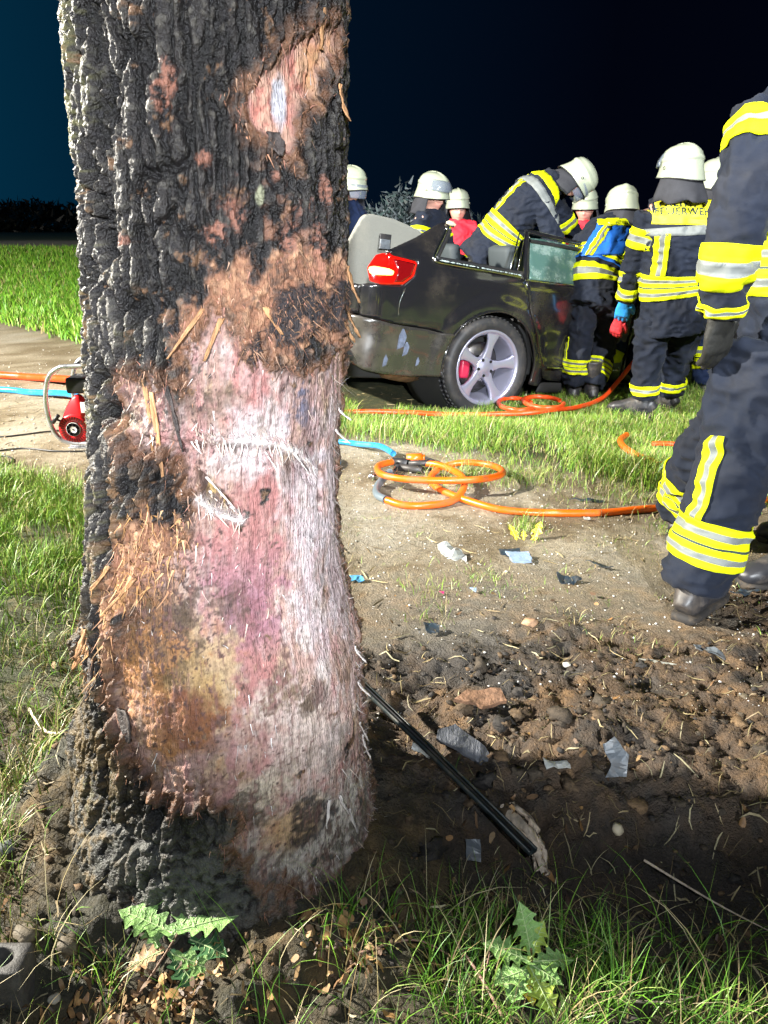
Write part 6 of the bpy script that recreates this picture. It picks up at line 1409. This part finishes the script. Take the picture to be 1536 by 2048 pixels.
J_p3 = {'pel': (1.47, 5.55, 0.692), 'waist': (1.479, 5.62, 0.855), 'chest': (1.588, 5.82, 1.083), 'neck': (1.688, 5.98, 1.234), 'head': (1.73, 6.02, 1.327), 'shL': (1.442, 5.85, 1.109), 'elL': (1.377, 6.05, 0.919), 'wrL': (1.506, 6.3, 0.757), 'haL': (1.575, 6.4, 0.692), 'shR': (1.844, 5.9, 1.122), 'elR': (1.953, 6.0, 0.832), 'wrR': (2.001, 6.2, 0.632), 'haR': (2.023, 6.3, 0.545), 'hipL': (1.392, 5.55, 0.658), 'knL': (1.376, 5.5, 0.422), 'anL': (1.367, 5.5, 0.121), 'toL': (1.426, 5.68, 0.01), 'hipR': (1.568, 5.55, 0.658), 'knR': (1.583, 5.6, 0.39), 'anR': (1.48, 5.46, 0.11), 'toR': (1.468, 5.62, 0.004)}
J_p4 = {'pel': (0.847, 6.35, 1.065), 'waist': (0.925, 6.32, 1.2), 'chest': (1.108, 6.3, 1.403), 'neck': (1.285, 6.32, 1.53), 'head': (1.444, 6.32, 1.53), 'shL': (1.254, 6.45, 1.48), 'elL': (1.464, 6.55, 1.219), 'wrL': (1.586, 6.6, 1.105), 'haL': (1.646, 6.65, 1.028), 'shR': (1.166, 6.15, 1.364), 'elR': (1.281, 6.15, 1.119), 'wrR': (1.374, 6.3, 0.926), 'haR': (1.419, 6.3, 0.851), 'hipL': (0.822, 6.45, 1.033), 'knL': (0.947, 6.5, 0.684), 'anL': (0.799, 6.5, 0.322), 'toL': (0.968, 6.5, 0.281), 'hipR': (0.855, 6.25, 1.02), 'knR': (0.957, 6.3, 0.7), 'anR': (0.817, 6.3, 0.309), 'toR': (0.94, 6.3, 0.269)}
J_p1 = {'pel': (1.292, 2.42, 0.858), 'waist': (1.263, 2.42, 1.051), 'chest': (1.201, 2.4, 1.367), 'neck': (1.15, 2.38, 1.65), 'head': (1.111, 2.38, 1.854), 'shL': (1.052, 2.36, 1.484), 'elL': (0.951, 2.22, 1.181), 'wrL': (0.964, 2.26, 0.968), 'haL': (0.977, 2.28, 0.878), 'shR': (1.389, 2.45, 1.488), 'elR': (1.541, 2.5, 1.207), 'wrR': (1.623, 2.6, 0.978), 'haR': (1.64, 2.62, 0.879), 'hipL': (1.154, 2.36, 0.821), 'knL': (1.068, 2.26, 0.485), 'anL': (0.998, 2.24, 0.085), 'toL': (1.176, 2.42, -0.073), 'hipR': (1.328, 2.5, 0.799), 'knR': (1.185, 2.7, 0.442), 'anR': (1.213, 2.92, 0.041), 'toR': (1.377, 3.1, -0.077)}
J_p11 = {'pel': (1.928, 6.1, 0.491), 'waist': (1.946, 6.1, 0.678), 'chest': (1.926, 6.0, 0.903), 'neck': (1.924, 6.0, 1.079), 'head': (1.926, 6.0, 1.217), 'shL': (1.837, 6.1, 0.97), 'elL': (1.837, 6.2, 0.708), 'wrL': (1.799, 6.3, 0.584), 'haL': (1.783, 6.3, 0.545), 'shR': (2.048, 6.0, 0.974), 'elR': (2.147, 6.1, 0.752), 'wrR': (2.123, 6.2, 0.594), 'haR': (2.108, 6.2, 0.556), 'hipL': (1.872, 6.1, 0.472), 'knL': (1.705, 5.8, 0.343), 'anL': (1.701, 5.95, 0.032), 'toL': (1.62, 5.85, -0.006), 'hipR': (1.991, 6.1, 0.453), 'knR': (1.918, 5.8, 0.269), 'anR': (2.025, 6.1, -0.017), 'toR': (2.124, 6.2, -0.078)}
J_p1.update(pel=(1.30, 2.42, .93), waist=(1.285, 2.42, 1.06), chest=(1.27, 2.42, 1.30), neck=(1.25, 2.40, 1.50), head=(1.25, 2.38, 1.66))
r1 = person('nearest firefighter striding away at the right edge, dark suit with yellow bands', J_p1, (.55, .83, 0), vox=.008, seed=2.5, bulk=1.13, legw=1.10,
    bands=[('AL', .66, .84, YSY), ('AL', .05, .20, [(1, 0), (.6, 1), (1.2, 0)]), ('AL', .915, .985, YSY), ('AR', .66, .84, YSY), ('T', .28, .50, [(1, 0), (.9, 1), (1, 0), (.30, 2), (1, 0), (.9, 1), (1, 0)]), ('T', .50, .80, YSY, 195, 215, 12, False)],
    legband=[('L', .70, .88, DBL), ('R', .70, .88, DBL), ('L', .38, .70, YSY, 175, 205)], palm=((-.3, .8, 0), None), hel=dict(), facecol=False)
J_p2['head'] = (J_p2['head'][0], J_p2['head'][1], J_p2['head'][2] - .035)
r2 = person('tallest firefighter by the car seen from behind, yellow shoulder panel with dark letters', J_p2, (-.35, .93, 0), seed=3.0, vox=.010, bulk=1.05, face=(-.45, .89, -.05),
    bands=[('AL', .16, .36, YSY), ('AL', .80, .95, YSY), ('AR', .16, .36, YSY), ('T', .28, .46, DBL), ('T', .745, .80, [(1, 1)]), ('T', .46, .76, YSY, 215, 243, 13, False)],
    legband=[('L', .80, .92, YSY), ('R', .80, .92, YSY), ('L', .50, .80, YSY, 250, 290)], gloves=M_nitril, hands='L', hel=dict(visor='up', light=True), palm=((.3, .9, 0), None))
r3 = person('firefighter in a blue vest bending over the car door', J_p3, (-.15, .98, 0), seed=4.0, vox=.010, face=(-.1, .95, -.3), headup=(0, .28, .96), bulk=1.0,
    bands=[('AL', .30, .48, YSY), ('AR', .30, .48, YSY), ('T', .26, .36, YSY), ('T', .395, .425, [(1, 3)]), ('T', .425, .56, [(1, 0), (.5, 1), (1, 0), (.5, 1), (1, 0)])],
    legband=[('L', .66, .84, DBL), ('R', .66, .86, DBL), ('L', .40, .66, YSY, 160, 180)], hel=dict(visor=None))
r4 = person('firefighter leaning down into the open car, silver and yellow back tape', J_p4, (.75, 0, -.65), seed=5.0, vox=.010, face=(.55, -.15, -.85), headup=(.85, 0, .52), bulk=1.12, hem=.30,
    bands=[('T', .30, .46, DBL), ('T', .76, .82, [(1, 1)]), ('T', .86, .95, [(1, 0)]), ('T', .46, .76, YSY, 285, 310, 13, False), ('AR', .55, .72, YSY), ('AL', .55, .72, YSY)],
    legs=True, legband=[], hands='', hel=dict(visor='down'), trousers=M_cloth)
def stand(h, fw, arm=.0, w=.19):
    """upright figure with the head at h, facing fw"""
    hx, hy, hz = h; f = unit((fw[0], fw[1], 0)); r = np.cross(f, (0, 0, 1.)); g = gz1(hx, hy); c = np.array((hx, hy, 0.)); k = (hz + .12 - g) / 1.78
    z = lambda q: g + q * k
    P = lambda x, y, q: tuple(c + r * x + f * y + np.array([0, 0, z(q)]))
    return dict(pel=P(0, 0, .95), waist=P(0, 0, 1.08), chest=P(0, 0, 1.30), neck=P(0, 0, 1.50), head=(hx + f[0] * .02, hy + f[1] * .02, hz), shL=P(-w, 0, 1.42), shR=P(w, 0, 1.42),
        elL=P(-w - .06, .05, 1.13), elR=P(w + .06, .05, 1.13), wrL=P(-w - .02, .22 + arm, 1.02), wrR=P(w + .02, .22 + arm, 1.02), haL=P(-w, .32 + arm, 1.0), haR=P(w, .32 + arm, 1.0),
        hipL=P(-.10, 0, .92), hipR=P(.10, 0, .92), knL=P(-.11, .03, .50), knR=P(.11, .03, .50), anL=P(-.12, 0, .10), anR=P(.12, 0, .10), toL=P(-.13, .2, .0), toR=P(.13, .2, .0))
r5 = person('firefighter in profile with a big cream helmet behind the car', stand((.413, 7.25, 1.44), (.75, -.5)), (.75, -.5, 0), seed=6.0, vox=.014, face=(.72, -.62, -.22), hel=dict(visor='up', s=1.12, lift=.062),
    bands=[('AR', .12, .30, [(1, 0), (.6, 1), (1, 0)]), ('AL', .12, .30, YSY), ('T', .3, .42, YSY)], legband=[])
r6 = person('rescuer in red with a small helmet, facing the camera behind the car', stand((.729, 8.2, 1.36), (0, -1)), (0, -1, 0), jacket=M_cloth_r, seed=7.0, vox=.014, face=(.1, -1, -.10), hel=dict(visor=None, s=1.0, lift=.068),
    bands=[('T', .3, .42, YSY), ('T', .45, .95, [(1, 0)], 300, 325, 8, False), ('T', .45, .95, [(1, 0)], 215, 240, 8, False)], legband=[])
r7 = person('rescuer in red looking down, right of the leaning firefighter', stand((1.97, 8.1, 1.36), (-.35, -.94)), (-.3, -1, 0), jacket=M_cloth_r, seed=8.0, vox=.014, face=(-.30, -.95, -.20), hel=dict(visor=None, s=1.05, lift=.068),
    bands=[('T', .3, .42, YSY), ('T', .45, .95, [(1, 0)], 200, 225, 8, False)], legband=[])
r8 = person('firefighter with lowered visor half hidden by the trunk\'s right edge', stand((-.30, 7.1, 1.52), (.9, -.35)), (.9, -.35, 0), jacket=M_cloth_n, seed=9.0, vox=.014, face=(.85, -.50, -.1), hel=dict(visor='down', s=1.06), bands=[('AR', .6, .8, YSY)], legband=[])
r10 = person('firefighter in navy standing between the tallest and the nearest one', stand((2.36, 5.95, 1.50), (.1, 1)), (.1, 1, 0), jacket=M_cloth_n, trousers=M_cloth_n, seed=10.0, vox=.014, hel=dict(visor=None),
    bands=[('T', .28, .42, DBL), ('T', .80, .97, [(1, 0)]), ('AL', .2, .35, YSY), ('AL', .75, .9, YSY)], legband=[('L', .62, .84, DBL), ('R', .62, .84, DBL), ('L', .35, .62, YSY, 170, 190)])
r11 = person('crouching helper in dark clothes between the blue vest and the tallest firefighter', J_p11, (-.6, -.5, 0), jacket=M_cloth_n, trousers=M_cloth_n, seed=11.0, vox=.014, hel=None, face=(-.4, .8, -.4), bands=[], legband=[('L', .1, .9, YSY, 150, 200), ('L', .55, .75, YSY)], hands='')
J12 = dict(stand((1.92, 2.62, 1.68), (-.9, .3)))
J12.update(anL=(1.50, 2.55, .10), toL=(1.30, 2.50, .0), knL=(1.66, 2.60, .52), anR=(1.75, 2.85, .10), toR=(1.55, 2.9, 0))
r12 = person('firefighter mostly outside the right edge, only dark boots showing', J12, (-.9, .3, 0), seed=12.0, vox=.012, bands=[], legband=[], hel=dict(visor=None))

# yellow shoulder panels, blue vest and their lettering, laid on the jackets
def cast_patch(root, bvh, corners, d, m, name, nu=24, nv=14, out=.006, label=None):
    """a cloth panel projected onto the jacket along d"""
    c = [np.array(p, float) for p in corners]; V = []
    for v in np.linspace(0, 1, nv):
        for u in np.linspace(0, 1, nu):
            p = (c[0] * (1-u) + c[1] * u) * (1-v) + (c[3] * (1-u) + c[2] * u) * v
            h = bvh.ray_cast(Vector(p - d * .5), Vector(d), 1.0); V.append(np.array(h[0]) + np.array(h[1]) * out if h[0] is not None else np.array([np.nan] * 3))
    V = np.array(V); ok = np.isfinite(V[:, 0]); F = grid_faces(nv, nu); F = F[ok[F].all(1)]; us = np.unique(F); mp_ = np.full(len(V), -1); mp_[us] = np.arange(len(us))
    o = link(name, mesh_np(name, V[us], mp_[F]), m); o.parent = root; o.matrix_parent_inverse = Matrix.Translation(-root.location)
    md = o.modifiers.new('s', 'SOLIDIFY'); md.thickness = .005; md.offset = -1; md.use_rim = True
    return o
def text_on(root, bvh, txt, c, right, up, d, size, m=M_stitch, arc_=0.0, out=.010):
    cu = bpy.data.curves.new('lettering', 'FONT'); cu.body = txt; cu.size = size; cu.align_x = 'CENTER'; cu.align_y = 'CENTER'; cu.offset = size * .012; cu.space_character = 1.12
    o = bpy.data.objects.new('lettering', cu); COL.objects.link(o); dg = bpy.context.evaluated_depsgraph_get(); me = bpy.data.meshes.new_from_object(o.evaluated_get(dg)); bpy.data.objects.remove(o)
    bm = bmesh.new(); bm.from_mesh(me); bmesh.ops.triangulate(bm, faces=bm.faces[:]); bmesh.ops.subdivide_edges(bm, edges=[e for e in bm.edges if e.calc_length() > size * .35], cuts=1)
    right, up, d = unit(right), unit(up), unit(d)
    for v in bm.verts:
        x, y = v.co.x, v.co.y - arc_ * (v.co.x / .2)**2
        p = np.array(c) + right * x + up * y; h = bvh.ray_cast(Vector(p - d * .5), Vector(d), 1.0)
        v.co = h[0] - Vector(d) * out if h[0] is not None else Vector(p)
    bm.to_mesh(me); bm.free(); me.materials.clear(); o = link('lettering', me, m, smooth=False); o.parent = root; o.matrix_parent_inverse = Matrix.Translation(-root.location); return o
def back_frame(r): 
    root, jb, TP, AP, sh, fw = r; up_ = unit(TP[-1] - TP[len(TP)//3]); return root, jb, TP, sh, up_, unit(np.cross(up_, sh))
M_yellow_p = mat('yellow_panel', (.85, .80, .02), .6, var=.08, vscale=20)
M_lime = mat('lime_vest', (.55, .90, .12), .6, var=.08, vscale=20)
root, jb, TP, sh, up_, bk = back_frame(r2); d = np.array([0, 1.0, 0]); c0 = TP[-1] - up_ * .07; rt_ = unit((sh[0], 0, sh[2]))
cast_patch(root, jb, [c0 - rt_ * .185 - up_ * .085, c0 + rt_ * .185 - up_ * .085, c0 + rt_ * .185 + up_ * .085, c0 - rt_ * .185 + up_ * .085], d, M_yellow_p, 'shoulder_panel')
text_on(root, jb, 'FREIW.', c0 + up_ * .035 - rt_ * .05, rt_, up_, d, .060, arc_=.01)
text_on(root, jb, 'FEUERWEHR', c0 - up_ * .012 , rt_, up_, d, .058)
root, jb, TP, sh, up_, bk = back_frame(r3); d = unit((0, 1.0, -.2)); rt_ = unit((sh[0], 0, sh[2])); up2 = unit(np.cross(rt_, d)); cc = TP[int(len(TP) * .80)]; c0 = TP[-1] - up_ * .05
tp_, bt_ = c0, TP[int(len(TP) * .54)]
cast_patch(root, jb, [bt_ - rt_ * .185, bt_ + rt_ * .185, tp_ + rt_ * .165, tp_ - rt_ * .165], d, M_cloth_b, 'blue_vest', out=.014)
cast_patch(root, jb, [tp_ - rt_ * .175 - up2 * .035, tp_ + rt_ * .175 - up2 * .035, tp_ + rt_ * .16 + up2 * .02, tp_ - rt_ * .16 + up2 * .02], d, M_yel, 'vest_title_strip', nv=6, out=.020)
text_on(root, jb, 'ABSCHNITTSLEITER', tp_ - up2 * .008, rt_, up2, d, .036, arc_=.006, out=.024)
for sx in (-1, 1):
    for (w0, w1, mm, oo) in ((.030, .030, M_yel, .018), (.010, .010, M_sil, .022)):
        a_ = rt_ * sx * .105
        cast_patch(root, jb, [bt_ + a_ * 1.25 - rt_ * w0, bt_ + a_ * 1.25 + rt_ * w0, tp_ + a_ - rt_ * w1 - up2 * .03, tp_ + a_ + rt_ * w1 - up2 * .03][0:2] + [tp_ + a_ + rt_ * w1 - up2 * .03, tp_ + a_ - rt_ * w1 - up2 * .03], d, mm, 'vest_strap', nu=5, out=oo)
# red work glove held with the blue one by the tallest firefighter
gr = np.array(J_p2['haL']); gv = hand(None, gr + (-.0, .02, .04), gr + (-.01, .05, -.06), 1, mat('red_glove', (.55, .03, .04), .6, var=.4, vscale=60), curl=1.0, name='work_glove', palm_dir=(.5, .8, 0), scale=1.0, cuff=True)
tag(gv, 'red and black work glove held in the blue gloved hand', 'glove')
